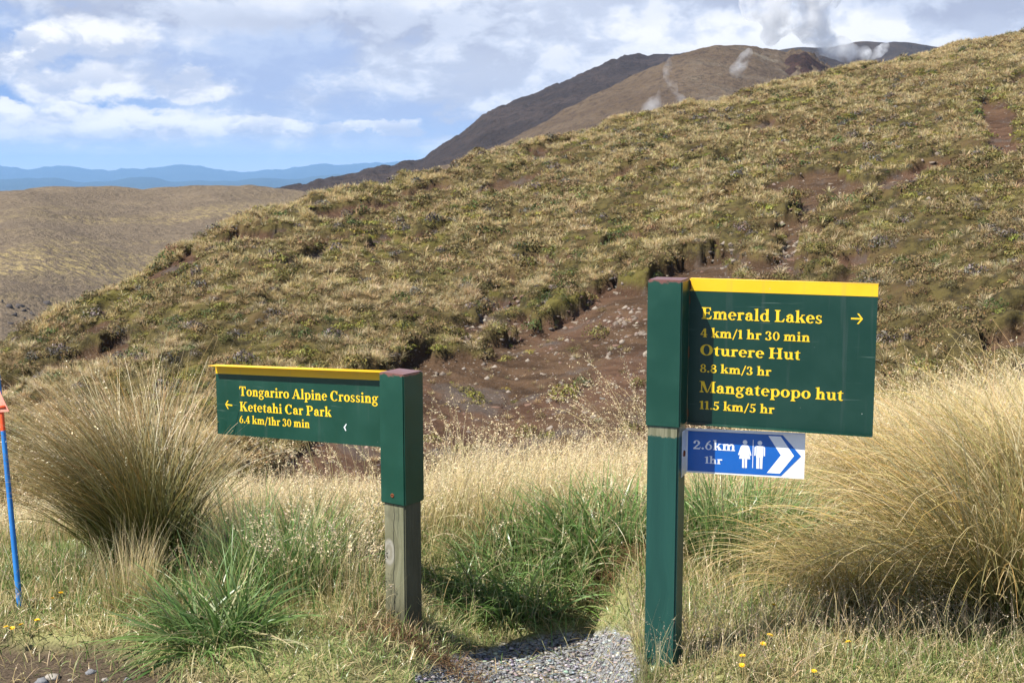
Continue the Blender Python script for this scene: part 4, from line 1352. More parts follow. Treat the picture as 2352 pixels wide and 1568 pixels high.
def figure(name, cx, woman):
    b = MB()
    n = 20
    a = np.arange(n) * 2 * np.pi / n
    plate(b, [tz(cx + 0.0072 * math.cos(k), 0.7262 + 0.0072 * math.sin(k)) for k in a], WY, BY - 0.0009)
    m = lambda *pts: plate(b, [tz(cx + x, z) for x, z in pts], WY - 0.00002 * len(b.v), BY - 0.0009)
    if woman:
        m((-0.008, 0.7165), (0.008, 0.7165), (0.0095, 0.7145), (0.0175, 0.6730), (-0.0175, 0.6730), (-0.0095, 0.7145))
        for s in (1, -1):
            m((s * 0.0080, 0.7165), (s * 0.0130, 0.7125), (s * 0.0210, 0.6860), (s * 0.0175, 0.6830), (s * 0.0085, 0.7080))
            m((s * 0.0012, 0.6735), (s * 0.0075, 0.6735), (s * 0.0075, 0.6440), (s * 0.0012, 0.6440))
    else:
        m((-0.0105, 0.7165), (0.0105, 0.7165), (0.0105, 0.6800), (-0.0105, 0.6800))
        for s in (1, -1):
            m((s * 0.0115, 0.7160), (s * 0.0165, 0.7120), (s * 0.0168, 0.6850), (s * 0.0125, 0.6850), (s * 0.0120, 0.7080))
            m((s * 0.0010, 0.6802), (s * 0.0098, 0.6802), (s * 0.0092, 0.6440), (s * 0.0012, 0.6440))
    return b.build(name, M['white_letter'], sign_plate)


figure('woman_symbol', 0.2395, True)
figure('man_symbol', 0.2860, False)
for o_ in [lettering('lettering', '2.6km', 0.0740, 0.2085, 0.6972, 0.031, WY, M['white_letter'], sign_plate),
           lettering('lettering', '1hr', 0.1120, 0.1680, 0.6525, 0.0235, WY, M['white_letter'], sign_plate)]:
    co = np.empty(len(o_.data.vertices) * 3, np.float32)
    o_.data.vertices.foreach_get('co', co)
    co = co.reshape(-1, 3)
    co[:, 2] += (co[:, 0] - 0.08) * TILT
    o_.data.vertices.foreach_set('co', co.ravel())

# ------------------------------------------------------------------ signpost with the low panel (left)
sl_ = tag(empty('track_signpost', (-0.3857, 4.3979, 0.0), -0.6063),
          'short bare timber signpost with green sleeve and low panel pointing to the car park', 'signpost')
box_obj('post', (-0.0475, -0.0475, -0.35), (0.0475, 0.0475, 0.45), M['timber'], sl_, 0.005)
s2 = box_obj('post_sleeve', (-A, -A, 0.423), (A, A, 0.8858), M['sleeve'], sl_, 0.004, (0, 0, 0.8858))
screw(s2, 0.0, -A, 0.455 - 0.8858, 0.008)
ROLL = 0.0613
X0, X1 = -0.984, -A - 0.0005
lz = lambda x, z: (x, z + (x + A) * ROLL)
pan = MB()
plate(pan, [lz(X0, 0.6010), lz(X1, 0.6010), lz(X1, 0.8740), lz(X0, 0.8740)], PY, PY + 0.0025)
panel_l = pan.build('sign_panel', M['green_metal'], sl_)
yb = MB()
plate(yb, [lz(X0, 0.8405), lz(X1, 0.8405), lz(X1, 0.8745), lz(X0, 0.8745)], PY - 0.0006, PY - 0.0001)
yb.build('yellow_band', M['yellow'], panel_l)
lip = MB()
plate(lip, [lz(X0, 0.8747), lz(X1, 0.8747), lz(X1, 0.8768), lz(X0, 0.8768)], PY - 0.036, PY + 0.0025)
lip.build('top_lip', M['yellow'], panel_l)
fb = MB()
plate(fb, [lz(X0, 0.5985), lz(X1, 0.5985), lz(X1, 0.6009), lz(X0, 0.6009)], PY - 0.0008, PY + 0.025)
fb.build('bottom_lip', M['green_metal'], panel_l)
for txt, x0, x1, z, cap in [('Tongariro Alpine Crossing', -0.8549, -0.1440, 0.7570, 0.0370), ('Ketetahi Car Park', -0.8545, -0.3720, 0.6968, 0.0365),
                            ('6.4 km/1hr 30 min', -0.8580, -0.4820, 0.6490, 0.0310)]:
    o_ = lettering('lettering', txt, x0, x1, z, cap, LY, M['letter'], panel_l)
    co = np.empty(len(o_.data.vertices) * 3, np.float32)
    o_.data.vertices.foreach_get('co', co)
    co = co.reshape(-1, 3)
    co[:, 2] += (co[:, 0] + A) * ROLL
    o_.data.vertices.foreach_set('co', co.ravel())
arrow(-0.8953, -0.9345, 0.6650, 0.0165, 0.0058, panel_l)
ch = MB()
plate(ch, [(-0.3113, 0.6452), (-0.2990, 0.6600), (-0.2960, 0.6575), (-0.3045, 0.6455), (-0.2985, 0.6345), (-0.3020, 0.6320)], LY, PY - 0.0002)
ch.build('paint_chip', M['chip'], panel_l)

# ------------------------------------------------------------------ thin blue track marker pole at the left edge
pb = G(46, 1392)
ptop = at(-4, 872, 4.62)
mp_ = tag(empty('marker_pole', tuple(pb)), 'thin leaning blue pole with an orange arrow marker in the grass at the left edge', 'marker pole')
dirp = ptop - pb
up = Vector(dirp).normalized()


def tube(b, p0, p1, r0, r1, n=10):
    p0, p1 = np.array(p0, float), np.array(p1, float)
    d = (p1 - p0) / np.linalg.norm(p1 - p0)
    e = np.cross(d, [0.3, 1, 0.2])
    e /= np.linalg.norm(e)
    f = np.cross(d, e)
    a = np.arange(n) * 2 * np.pi / n
    ring = lambda p, r: p + r * (np.cos(a)[:, None] * e + np.sin(a)[:, None] * f)
    v = np.concatenate([ring(p0, r0), ring(p1, r1)])
    b.add(v, [(i, (i + 1) % n, n + (i + 1) % n, n + i) for i in range(n)])
    b.add(v, [list(range(n))[::-1]])
    b.add(v, [list(range(n, 2 * n))])
    return b


tube(MB(), -0.1 * dirp, dirp * 1.04, 0.0115, 0.0085, 6).build('pole', M['blue_pole'], mp_)
tube(MB(), dirp * 0.775, dirp * 0.86, 0.0092, 0.0092, 6).build('orange_band', M['orange'], mp_)
mk = MB()
c0_ = dirp * 0.86
e_x = np.array([1.0, -0.12, 0.09])
e_z = dirp / np.linalg.norm(dirp)
fy = np.array([0, -0.013, 0])
tri = [c0_ + fy + e_x * -0.062 + e_z * 0.0, c0_ + fy + e_x * 0.036, c0_ + fy + e_x * -0.012 + e_z * 0.125]
bk_ = [p + np.array([0, 0.004, 0]) for p in tri]
mk.add(tri + bk_, [(0, 1, 2), (5, 4, 3)])
mk.add(tri + bk_, [(0, 3, 4, 1), (1, 4, 5, 2), (2, 5, 3, 0)])
mk_o = mk.build('arrow_marker', M['salmon'], mp_)
st_ = MB()
q4 = [c0_ + fy * 1.15 + e_x * -0.050 + e_z * 0.012, c0_ + fy * 1.15 + e_x * 0.026 + e_z * 0.012, c0_ + fy * 1.15 + e_x * 0.022 + e_z * 0.024, c0_ + fy * 1.15 + e_x * -0.046 + e_z * 0.024]
st_.add(q4 + [p + np.array([0, 0.0012, 0]) for p in q4], [(0, 1, 2, 3), (7, 6, 5, 4), (0, 4, 5, 1), (1, 5, 6, 2), (2, 6, 7, 3), (3, 7, 4, 0)])
st_.build('marker_stripe', M['orange'], mk_o)

# ------------------------------------------------------------------ foreground plants
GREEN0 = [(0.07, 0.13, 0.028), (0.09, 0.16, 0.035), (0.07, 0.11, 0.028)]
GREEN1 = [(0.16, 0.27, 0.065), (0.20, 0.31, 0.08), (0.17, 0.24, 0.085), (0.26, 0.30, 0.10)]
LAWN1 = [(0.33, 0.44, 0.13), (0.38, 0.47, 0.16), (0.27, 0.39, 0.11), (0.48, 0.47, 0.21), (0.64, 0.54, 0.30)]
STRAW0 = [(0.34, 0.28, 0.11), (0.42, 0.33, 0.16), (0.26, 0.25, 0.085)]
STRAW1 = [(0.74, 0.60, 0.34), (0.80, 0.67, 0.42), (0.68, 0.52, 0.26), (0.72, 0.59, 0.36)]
SEED = [(0.76, 0.63, 0.40), (0.70, 0.56, 0.34), (0.80, 0.68, 0.48)]
PINK = [(0.50, 0.36, 0.26), (0.58, 0.45, 0.34), (0.45, 0.33, 0.25)]


def in_rect(n, x0, x1, y0, y1):
    x, y = rng.uniform(x0, x1, n), rng.uniform(y0, y1, n)
    return x, y


def on_ground(x, y, dz=-0.006):
    return np.stack([x, y, gz(x, y) + dz - 0.05 * np.clip(1 - sst(((x + 1.75) / 0.75) ** 2 + ((y - 3.85) / 0.36) ** 2, 0.75, 1.1), 0, 1)], -1)


def near_post(x, y, r=0.07):
    return ((x - 0.49) ** 2 + (y - 3.984) ** 2 < r * r) | ((x + 0.386) ** 2 + (y - 4.398) ** 2 < r * r)


# short turf
x, y = in_rect(95000, -2.2, 2.3, 3.6, 5.6)
gmk = gravel_mask(x, y)
keep = (rng.random(len(x)) > sst(gmk, 0.15, 0.6) * 0.985) & ~near_post(x, y)
bare_c = 1 - sst(((x + 1.75) / 0.75) ** 2 + ((y - 3.85) / 0.36) ** 2, 0.6, 1.2)
keep &= rng.random(len(x)) > bare_c * 0.86
bare_m = np.exp(-((x + 0.33) ** 2) / 0.04 - ((y - 4.24) ** 2) / 0.006)
keep &= rng.random(len(x)) > bare_m * 0.7
x, y = x[keep], y[keep]
n = len(x)
dry = sst(fbm(x * 2.2, y * 2.2, 4, 140), 0.40, 0.62)
dry = np.maximum(dry, sst(-x, 0.75, 1.2) * (1 - sst(y, 4.15, 4.5)))
dry = np.where((x > -0.3) & (x < 0.5) & (y > 4.3), dry * 0.45, dry)
isdry = rng.random(n) < 0.10 + 0.55 * dry
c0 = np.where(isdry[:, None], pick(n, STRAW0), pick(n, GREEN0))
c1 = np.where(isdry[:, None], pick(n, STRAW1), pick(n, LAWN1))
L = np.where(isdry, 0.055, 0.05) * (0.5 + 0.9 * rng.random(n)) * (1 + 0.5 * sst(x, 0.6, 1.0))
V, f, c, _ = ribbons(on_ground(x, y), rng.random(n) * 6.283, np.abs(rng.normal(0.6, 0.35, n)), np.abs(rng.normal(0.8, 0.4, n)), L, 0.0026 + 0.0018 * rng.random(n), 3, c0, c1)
mb = MB()
mb.add(V, f, c)
tag(mb.build('turf_grass', M['blade']), 'short green and straw turf round the foot of both signposts', 'turf', kind='stuff')

# medium meadow grass among the turf
x, y = in_rect(15000, -2.3, 2.4, 3.75, 6.2)
dm = 0.35 + 0.65 * sst(fbm(x * 1.5, y * 1.5, 3, 150), 0.42, 0.6)
dm = np.where((x < -0.45) & (x > -1.3) & (y > 4.25), 1.0, dm)
dm = np.where(x > 0.5, 1.0, dm)
dm = np.where((x > -0.35) & (x < 0.42) & (y < 4.75), 0.05, dm)
dm = np.where((x < -0.7) & (y < 4.3), 0.12, dm)
dm = np.where((x > -0.9) & (x < 0.4) & (y < 4.2), 0.05, dm)
keep = (rng.random(len(x)) < dm) & (gravel_mask(x, y) < 0.35) & ~near_post(x, y)
x, y = x[keep], y[keep]
n = len(x)
isdry = rng.random(n) < np.where(x > 0.45, 0.66, 0.5)
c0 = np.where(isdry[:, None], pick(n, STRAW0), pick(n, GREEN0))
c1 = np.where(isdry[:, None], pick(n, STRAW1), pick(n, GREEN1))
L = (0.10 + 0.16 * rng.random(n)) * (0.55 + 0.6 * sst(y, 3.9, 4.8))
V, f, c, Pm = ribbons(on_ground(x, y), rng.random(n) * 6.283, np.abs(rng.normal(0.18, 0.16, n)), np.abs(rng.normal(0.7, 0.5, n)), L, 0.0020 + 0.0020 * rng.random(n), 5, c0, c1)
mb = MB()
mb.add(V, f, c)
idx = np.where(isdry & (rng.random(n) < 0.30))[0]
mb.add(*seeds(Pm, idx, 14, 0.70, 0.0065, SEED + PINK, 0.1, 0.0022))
x = np.concatenate([rng.uniform(0.26, 1.7, 1500), rng.normal(0.40, 0.06, 260)])
y = np.concatenate([rng.uniform(3.72, 4.35, 1500), rng.normal(3.98, 0.10, 260)])
keep = ~near_post(x, y) & (gravel_mask(x, y) < 0.6)
x, y = x[keep], y[keep]
n = len(x)
V, f, c, Pm = ribbons(on_ground(x, y), rng.random(n) * 6.283, np.abs(rng.normal(0.20, 0.16, n)), np.abs(rng.normal(0.6, 0.5, n)), 0.10 + 0.20 * rng.random(n) ** 1.4, np.full(n, 0.0019), 6, pick(n, STRAW0 + GREEN0), pick(n, STRAW1 + PINK))
mb.add(V, f, c)
mb.add(*seeds(Pm, np.where(rng.random(n) < 0.4)[0], 14, 0.66, 0.0055, SEED + PINK, 0.1, 0.0025))
tag(mb.build('meadow_grass', M['blade']), 'ankle high mixed green and straw meadow grass with pale seed heads', 'meadow grass', kind='stuff')

# dry golden grass on the brow behind the signs
x, y = in_rect(46000, -3.4, 4.0, 5.0, 8.4)
keep = (rng.random(len(x)) < sst(y, 5.0, 5.5)) & ~((x < -0.7) & (y < 5.6)) & ((x > 0.2) | (rng.random(len(x)) < 0.75))
x, y = x[keep], y[keep]
n = len(x)
c0, c1 = pick(n, STRAW0), pick(n, STRAW1)
tall = fbm(x * 1.3, y * 1.3, 3, 160)
L = (0.24 + 0.26 * rng.random(n)) * (0.72 + 0.62 * tall) * (1 + 0.35 * sst(x, 0.9, 1.9))
L = L * (1 - 0.42 * sst(-x, 0.25, 0.7))
wind = 1.2
azm = wind + rng.normal(0, 1.1, n)
V, f, c, Pm = ribbons(on_ground(x, y), azm, np.abs(rng.normal(0.12, 0.16, n)), np.abs(rng.normal(0.95, 0.55, n)), L, 0.0022 + 0.0018 * rng.random(n), 6, c0, c1, pw=1.8)
mb = MB()
mb.add(V, f, c)
x, y = in_rect(2600, -3.0, 3.6, 5.1, 7.6)
keep = rng.random(len(x)) < sst(fbm(x * 1.1, y * 1.1, 3, 170), 0.40, 0.62) * (0.35 + 0.65 * sst(x, 0.4, 1.4))
x, y = x[keep], y[keep]
n2 = len(x)
V, f, c, P2 = ribbons(on_ground(x, y), -1.4 + rng.normal(0, 0.9, n2), np.abs(rng.normal(0.12, 0.12, n2)), np.abs(rng.normal(1.1, 0.5, n2)), 0.42 + 0.32 * rng.random(n2), np.full(n2, 0.0026), 8, pick(n2, STRAW0), pick(n2, STRAW1), pw=2.4)
mb.add(V, f, c)
mb.add(*seeds(P2, np.arange(n2), 26, 0.70, 0.0105, SEED, 0.6, 0.005))
idx = np.where(rng.random(n) < 0.42)[0]
mb.add(*seeds(Pm, idx, 18, 0.66, 0.0095, SEED, 0.5, 0.004))
tag(mb.build('dry_grass', M['straw']), 'dense golden dry grass in seed on the brow behind the signs', 'dry grass', kind='stuff')


def fountain(name, base, n, rad, Lr, W, lean, bend, c0s, c1s, label, cat='tussock', drift_az=None, drift=0.0, mat='straw', seed_frac=0.0, seed_k=10, cp=1.0, seg=9, azr=None, pw=1.6, group=None, clumps=0, seed_size=0.010, clear_of_panel=False):
    a = rng.random(n) * 2 * np.pi if azr is None else rng.normal(azr[0], azr[1], n)
    r = rad * np.sqrt(rng.random(n))
    ra = rng.random(n) * 2 * np.pi
    bx, by = base[0] + np.sin(ra) * r, base[1] + np.cos(ra) * r
    bs = np.stack([bx, by, gz(bx, by) - 0.01], -1)
    th = np.abs(rng.normal(lean, lean * 0.55, n))
    if azr is None:
        a = np.where(rng.random(n) < 0.6, ra + rng.normal(0, 0.5, n), a)
    if drift_az is not None:
        dxv = np.sin(a) * th + math.sin(drift_az) * drift
        dyv = np.cos(a) * th + math.cos(drift_az) * drift
        a, th = np.arctan2(dxv, dyv), np.hypot(dxv, dyv)
    bd = np.abs(rng.normal(bend, bend * 0.45, n))
    if clumps:
        cl = rng.integers(0, clumps, n)
        pull = 0.60
        a = np.arctan2(np.sin(a) * (1 - pull) + np.sin(a[cl]) * pull, np.cos(a) * (1 - pull) + np.cos(a[cl]) * pull)
        th = th * (1 - pull) + th[cl] * pull
        bd = bd * (1 - pull) + bd[cl] * pull
    ln = Lr[0] + (Lr[1] - Lr[0]) * rng.random(n) ** 0.7
    V, f, c, Pm = ribbons(bs - np.array([*base]), a, th, bd, ln, W * (0.45 + 1.0 * rng.random(n) ** 1.5), seg, pick(n, c0s), pick(n, c1s), pw=pw, cp=cp)
    keepb = np.ones(n, bool)
    if clear_of_panel:                        # no blade leans across the face of the low panel
        Pw = Pm + np.array([*base])
        keepb = ~((Pw[..., 0] > -1.22) & (Pw[..., 2] > 0.5) & (Pw[..., 1] < 4.98 - (Pw[..., 0] + 1.19) * 0.69)).any(1)
        f = f.reshape(n, -1, 4)[keepb].reshape(-1, 4)
    b = MB()
    b.add(V, f, c)
    if seed_frac:
        ix = np.where((rng.random(n) < seed_frac) & keepb)[0]
        b.add(*seeds(Pm, ix, seed_k, 0.74, seed_size, SEED, 0.3, seed_size * 0.5))
    o = b.build(name, M[mat])
    o.location = base
    return tag(o, label, cat, group)


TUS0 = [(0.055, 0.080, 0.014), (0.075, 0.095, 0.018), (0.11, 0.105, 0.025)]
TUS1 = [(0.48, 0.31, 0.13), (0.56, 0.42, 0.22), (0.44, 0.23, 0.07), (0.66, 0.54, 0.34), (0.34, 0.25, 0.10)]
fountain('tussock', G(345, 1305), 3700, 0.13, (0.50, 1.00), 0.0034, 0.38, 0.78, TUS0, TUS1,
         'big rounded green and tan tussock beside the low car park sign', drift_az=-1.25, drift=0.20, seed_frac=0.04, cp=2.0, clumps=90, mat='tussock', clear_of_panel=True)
fountain('tussock', G(300, 1400), 260, 0.09, (0.18, 0.36), 0.003, 0.16, 0.4, STRAW0, STRAW1,
         'small upright straw tuft at the foot of the big rounded tussock', cat='grass tuft')
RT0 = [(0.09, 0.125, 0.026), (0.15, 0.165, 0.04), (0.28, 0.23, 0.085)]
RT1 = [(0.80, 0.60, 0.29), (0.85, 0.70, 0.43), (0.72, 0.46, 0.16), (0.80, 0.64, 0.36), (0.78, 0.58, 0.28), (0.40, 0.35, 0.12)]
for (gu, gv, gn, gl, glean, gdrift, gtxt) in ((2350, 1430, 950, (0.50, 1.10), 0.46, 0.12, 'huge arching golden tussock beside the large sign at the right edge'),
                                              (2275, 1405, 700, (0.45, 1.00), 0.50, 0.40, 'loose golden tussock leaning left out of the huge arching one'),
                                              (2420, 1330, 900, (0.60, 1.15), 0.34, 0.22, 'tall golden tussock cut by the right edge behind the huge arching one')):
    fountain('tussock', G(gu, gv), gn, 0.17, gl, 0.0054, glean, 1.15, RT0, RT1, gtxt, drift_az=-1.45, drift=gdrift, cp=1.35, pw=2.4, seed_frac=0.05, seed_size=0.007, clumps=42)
fountain('tussock', G(1960, 1385), 1100, 0.16, (0.35, 0.68), 0.003, 0.5, 1.5, RT0, RT1,
         'low flopping golden tussock just right of the tall green post', drift_az=-1.57, drift=0.30, cp=1.0, clumps=50)
fountain('tussock', G(2150, 1240), 1700, 0.25, (0.55, 0.95), 0.0034, 0.35, 1.25, RT0, RT1,
         'tall pale seeding tussock behind the huge arching one', drift_az=-1.5, drift=0.15, cp=0.7, seed_frac=0.25)
CL0 = [(0.055, 0.125, 0.028), (0.075, 0.15, 0.035), (0.085, 0.14, 0.04)]
CL1 = [(0.19, 0.31, 0.085), (0.23, 0.35, 0.11), (0.25, 0.36, 0.15), (0.36, 0.40, 0.16), (0.20, 0.33, 0.09), (0.56, 0.48, 0.27)]
fountain('grass_clump', G(490, 1462), 720, 0.15, (0.18, 0.40), 0.0075, 1.0, 0.75, CL0, CL1,
         'dark green broad bladed clump in front of the big rounded tussock', 'grass clump', -1.6, 0.30, 'blade', seg=7)
fountain('grass_clump', G(640, 1350), 520, 0.20, (0.20, 0.44), 0.0065, 0.30, 0.55, CL0, CL1,
         'upright green clump between the big tussock and the timber post', 'grass clump', None, 0, 'blade', seg=7)
fountain('grass_clump', G(1200, 1350), 1100, 0.28, (0.15, 0.36), 0.0085, 0.70, 1.15, CL0, CL1,
         'wide glossy green clump growing between the two posts', 'grass clump', -1.57, 0.12, 'blade', seg=7)
fountain('grass_clump', G(1385, 1265), 620, 0.22, (0.20, 0.40), 0.0125, 0.40, 0.8, CL0, CL1,
         'glossy green clump close to the left of the tall green post', 'grass clump', None, 0, 'blade', seg=7)
fountain('grass_clump', G(1700, 1285), 760, 0.22, (0.26, 0.50), 0.008, 0.35, 0.75, CL0, CL1,
         'green clump behind the tall post under the toilet sign', 'grass clump', None, 0, 'blade', seg=7)
# stems in seed standing above the brow, left of the tall post
fountain('seeding_grass', G(1492, 1180), 60, 0.14, (0.62, 1.04), 0.0036, 0.14, 1.05, STRAW0, STRAW1,
         'tall nodding seed stems against the eroded slope left of the tall post', 'seeding grass', -1.4, 0.20, 'straw', 1.0, 34, pw=2.4)
fountain('seeding_grass', G(760, 1370), 160, 0.22, (0.20, 0.42), 0.0024, 0.16, 0.5, STRAW0, STRAW1,
         'pale pinkish seed heads standing left of the timber post', 'seeding grass', None, 0, 'straw', 1.0, 16)
# withered thatch between the posts
lp_ = G(1405, 1300)
x = lp_[0] + rng.normal(0, 0.12, 2600)
y = lp_[1] + rng.normal(0, 0.13, 2600)
n = len(x)
DEAD = [(0.16, 0.085, 0.040), (0.24, 0.14, 0.065), (0.11, 0.06, 0.03), (0.36, 0.24, 0.12)]
V, f, c, _ = ribbons(on_ground(x, y, 0.004 + 0.03 * rng.random(n)), rng.random(n) * 6.283, np.abs(rng.normal(1.25, 0.25, n)), rng.normal(0.2, 0.3, n), 0.04 + 0.09 * rng.random(n), np.full(n, 0.003), 3, pick(n, DEAD), pick(n, DEAD))
mb = MB()
mb.add(V, f, c)
x, y = rng.normal(-0.34, 0.16, 900), rng.normal(4.22, 0.045, 900)
n = len(x)
V, f, c, _ = ribbons(on_ground(x, y, 0.002), rng.random(n) * 6.283, np.abs(rng.normal(1.1, 0.4, n)), rng.normal(0.3, 0.3, n), 0.03 + 0.06 * rng.random(n), np.full(n, 0.0022), 3, pick(n, DEAD), pick(n, DEAD))
mb.add(V, f, c)
x, y = in_rect(900, -0.5, 0.5, 3.7, 4.9)
keep = gravel_mask(x, y) > 0.5
x, y = x[keep], y[keep]
n = len(x)
V, f, c, _ = ribbons(on_ground(x, y, 0.004), rng.random(n) * 6.283, np.abs(rng.normal(1.5, 0.12, n)), rng.normal(0.0, 0.2, n), 0.02 + 0.07 * rng.random(n), np.full(n, 0.0022), 3, pick(n, STRAW0), pick(n, DEAD + STRAW1))
mb.add(V, f, c)
tag(mb.build('dead_grass', M['straw']), 'brown withered thatch lying between the posts and on the mound', 'dead grass', kind='stuff')

# gravel of the path
gp_ = [rock_arrays(IC1, 0.32, 0.5, 6) for _ in range(8)]
x, y = in_rect(66000, -2.2, 1.0, 3.62, 5.0)
keep = rng.random(len(x)) < sst(gravel_mask(x, y), 0.25, 0.8) * np.where(x < -1.0, 0.55, 1)
x, y = x[keep], y[keep]
n = len(x)
gs = 0.0021 + 0.012 * rng.random(n) ** 5.5
gc = pick(n, [(0.24, 0.25, 0.28), (0.31, 0.32, 0.34), (0.42, 0.415, 0.41), (0.17, 0.18, 0.20), (0.36, 0.335, 0.29)], 0.2)
mb = MB()
instance(mb, gp_, on_ground(x, y, -0.008), gs, rng.random(n) * 6.283, gc, rng.integers(0, 8, n))
tag(mb.build('gravel', M['rock']), 'loose blue grey gravel on the path between the posts', 'gravel', kind='stuff')
stone_spots = [(120, 1556, 0.030, 'pale'), (95, 1566, 0.026, 'grey'), (208, 1545, 0.024, 'grey'), (240, 1562, 0.018, 'pale'), (160, 1562, 0.016, 'pale'), (290, 1560, 0.016, 'grey')]
for k, (u_, v_, r_3, tone) in enumerate(stone_spots):
    p = G(u_, v_ - 34)
    v, f, _ = rock_arrays(IC2, 0.6, 0.5, 12)
    o_ = MB().add(v * r_3, f, np.tile((0.36, 0.33, 0.29) if tone == 'pale' else (0.21, 0.215, 0.23), (len(v), 1))).build('stone', M['rock'])
    o_.location = on_ground(np.array([p[0]]), np.array([p[1]]), 0.0)[0]
    names = ['largest pale stone on the bare soil in the bottom left corner', 'blue grey stone lying beside the largest pale stone in the corner', 'blue grey stone farthest up the bare soil of the corner',
             'small pale stone right of the blue grey one in the corner', 'small pale stone between the larger ones in the corner', 'small grey stone at the edge of the turf beside the corner']
    tag(o_, names[k], 'stone', 'stones on the bare soil')

# yellow hawkweed flowers
spots = [(2013 // 1, 1395)]
flw = [(1760, 1440, 0.07), (1757, 1500, 0.055), (1748, 1512, 0.05), (1709, 1548, 0.055), (1703, 1560, 0.05), (1955, 1520, 0.055), (1868, 1564, 0.03), (1625, 1505, 0.05), (1935, 1430, 0.06),
       (18, 1475, 0.045), (28, 1470, 0.04), (55, 1465, 0.04), (90, 1462, 0.05), (125, 1420, 0.06), (130, 1405, 0.06)]
st0, bl0 = None, None
for k, (u_, v_, h_) in enumerate(flw):
    p = G(u_, v_)
    if k == 0:
        o_ = empty('hawkweed_flower', tuple(p))
        b = MB()
        tube(b, (0, 0, -0.02), (0.004, 0, 0.075), 0.0011, 0.0009, 6)
        b.c = [np.tile(np.array((0.10, 0.15, 0.04), np.float32), (len(c_), 1)) for c_ in b.c]
        st0 = b.build('stem', M['blade'], o_)
        b = MB()
        npz = 16
        for ring_, (rr, hz) in enumerate(((0.0095, 0.004), (0.0065, 0.007))):
            for q_ in range(npz):
                a = q_ * 2 * math.pi / npz + ring_ * 0.2
                d = np.array([math.cos(a), math.sin(a), 0])
                e = np.array([-math.sin(a), math.cos(a), 0])
                c_ = np.array([0.004, 0, 0.075])
                b.add([c_ - e * 0.0008, c_ + d * rr - e * 0.0018 + [0, 0, hz], c_ + d * rr * 1.08 + [0, 0, hz], c_ + d * rr + e * 0.0018 + [0, 0, hz], c_ + e * 0.0008], [(0, 1, 2, 3, 4)])
        bl0 = b.build('bloom', M['petal'], o_)
    else:
        o_ = empty('hawkweed_flower', tuple(p), k * 1.3)
        for src in (st0, bl0):
            c_ = src.copy()
            COL.objects.link(c_)
            c_.parent = o_
    s_ = h_ / 0.065
    o_.scale = (max(1.0, 0.7 + 0.3 * s_),) * 2 + (s_,)
    o_.rotation_euler = (0.25 * math.sin(k * 2.1), 0.25 * math.cos(k * 1.7), k * 1.3)
    tag(o_, 'yellow hawkweed flower in the meadow grass beside the tall green post' if k < 9 else 'yellow hawkweed flower in the turf beside the big rounded tussock', 'flower',
        'hawkweed by the tall post' if k < 9 else 'hawkweed by the big tussock')
# one red dying blade
p = G(150, 1450)
V, f, c, _ = ribbons(np.array([[0.0, 0, 0]]), np.array([-1.75]), np.array([0.85]), np.array([0.9]), np.array([0.10]), np.array([0.008]), 8, np.array([[0.30, 0.03, 0.03]]), np.array([[0.45, 0.16, 0.12]]), roll=np.array([0.7]))
o_ = MB().add(V, f, c).build('red_blade', M['blade'])
o_.location = p
tag(o_, 'single red dying blade arching over the turf below the big tussock', 'blade')

# ------------------------------------------------------------------ volcanic steam
def steam_mat(dens, col, scale, aniso=0.2, lo=0.42, hi=0.62):
    def fn(t, out):
        p = t.n('ShaderNodeTexCoord').outputs['Object']
        n1 = t.noise(p, scale, 6, 0.62, 0.4)
        d = t.m('MULTIPLY', t.step(n1, lo, hi), dens)
        v = t.n('ShaderNodeVolumePrincipled', None, Color=col, Density=d, Anisotropy=aniso)
        t.set(out.inputs['Volume'], v)
    return fn


def steam(name, puffs, y, mat, label):
    """puffs: (u, v, radius in survey px); merged lumpy balls of vapour at y metres"""
    bm = bmesh.new()
    k = y / F
    for (u_, v_, r_4) in puffs:
        p = at(u_, v_, y)
        r_4 = r_4 * 1.22
        g = bmesh.ops.create_icosphere(bm, subdivisions=3, radius=1)
        for vv_ in g['verts']:
            d = vv_.co.copy()
            lum = 1 + 0.22 * (float(fbm(np.array(d.x * 1.7 + p[0]), np.array(d.y * 1.7 + d.z * 2.3), 3, 7)) - 0.5) * 2
            vv_.co = Vector(p) + Vector((d.x, d.y * 0.8, d.z)) * (r_4 * k * lum)
    me = bpy.data.meshes.new(name)
    bm.to_mesh(me)
    bm.free()
    o = bpy.data.objects.new(name, me)
    COL.objects.link(o)
    rm_ = o.modifiers.new('merge', 'REMESH')
    rm_.mode = 'VOXEL'
    rm_.voxel_size = max(0.6, 5 * k)
    dg = bpy.context.evaluated_depsgraph_get()
    me2 = bpy.data.meshes.new_from_object(o.evaluated_get(dg))
    o.modifiers.clear()
    o.data = me2
    me2.materials.clear()
    me2.materials.append(mat)
    return tag(o, label, 'steam', kind=None)


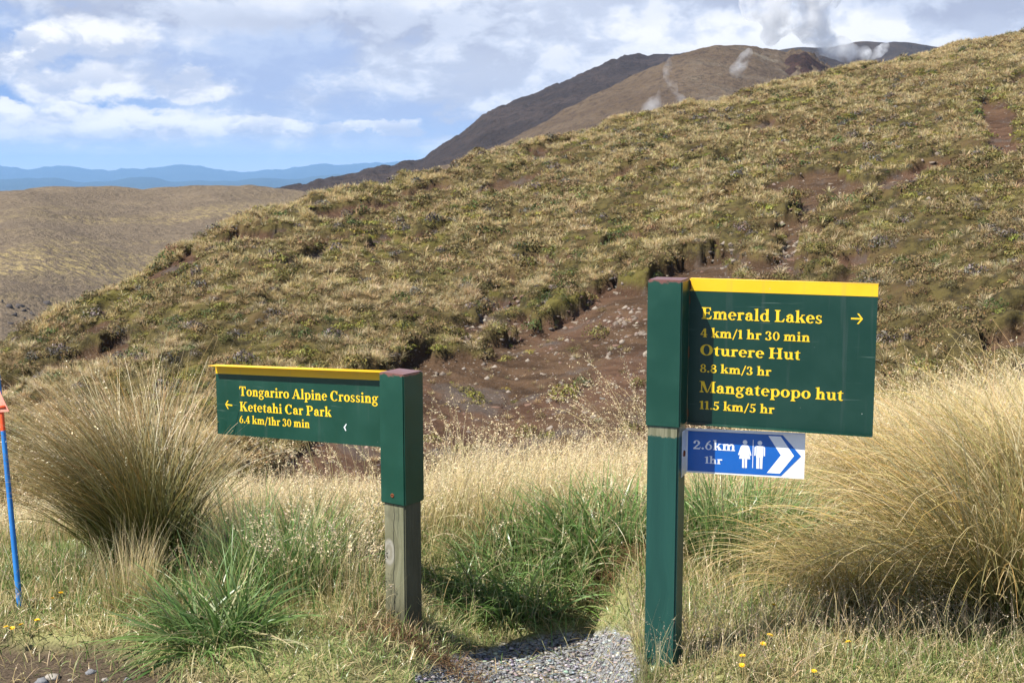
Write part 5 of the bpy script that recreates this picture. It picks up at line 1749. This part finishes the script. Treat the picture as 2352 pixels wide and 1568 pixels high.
M['plume'] = material('steam_plume', steam_mat(0.16, (0.975, 0.977, 0.985), 0.05, 0.1, 0.40, 0.70))
M['near_wisp'] = material('near_steam_wisp', steam_mat(0.22, (0.98, 0.982, 0.988), 0.16, 0.1, 0.44, 0.72))
M['wisp'] = material('steam_wisp', steam_mat(0.34, (0.975, 0.978, 0.985), 0.10, 0.1, 0.42, 0.72))
steam('steam_plume', [(1900, 112, 24), (1885, 92, 28), (1872, 72, 32), (1862, 50, 38), (1850, 28, 42), (1835, 5, 48), (1800, -20, 60), (1860, -30, 60), (1930, 115, 26), (1955, 122, 18), (1785, 60, 26), (1770, 84, 20), (1778, 30, 34), (1740, 0, 40), (1985, 122, 14), (1810, 40, 30)],
      1150, M['plume'], 'tall billowing grey steam plume rising behind the brown volcano dome')
steam('steam_wisp', [(1512, 245, 22), (1530, 225, 20), (1538, 200, 17), (1540, 178, 15), (1538, 158, 14), (1545, 140, 12), (1490, 250, 16), (1560, 235, 16)],
      330, M['near_wisp'], 'thin white steam wisp at the left foot of the brown dome')
steam('steam_wisp', [(1695, 178, 13), (1690, 162, 14), (1702, 148, 14), (1712, 132, 12), (1720, 120, 9)],
      420, M['wisp'], 'faint steam wisp drifting over the face of the brown dome')
steam('steam_wisp', [(2030, 112, 11), (2018, 120, 12), (2000, 126, 12), (2036, 104, 7)],
      900, M['wisp'], 'small steam wisp on the skyline right of the tall plume')

# ------------------------------------------------------------------ air
hz = bpy.data.materials.new('air')
hz.use_nodes = True
t = NT(hz.node_tree)
ho = t.n('ShaderNodeOutputMaterial')
vp = t.n('ShaderNodeVolumePrincipled', None, Color=(0.33, 0.58, 0.98), Density=0.000056, Anisotropy=0.0)
t.set(ho.inputs['Volume'], vp)
b = MB()
x0, x1, y0, y1, z0, z1 = -24000, 24000, -24000, 26000, -900, 270
v = [(x0, y0, z0), (x1, y0, z0), (x1, y1, z0), (x0, y1, z0), (x0, y0, z1), (x1, y0, z1), (x1, y1, z1), (x0, y1, z1)]
b.add(v, [(3, 2, 1, 0), (4, 5, 6, 7), (0, 1, 5, 4), (1, 2, 6, 5), (2, 3, 7, 6), (3, 0, 4, 7)])
tag(b.build('haze', hz), 'thin blue air over the whole landscape', 'haze', kind='stuff')
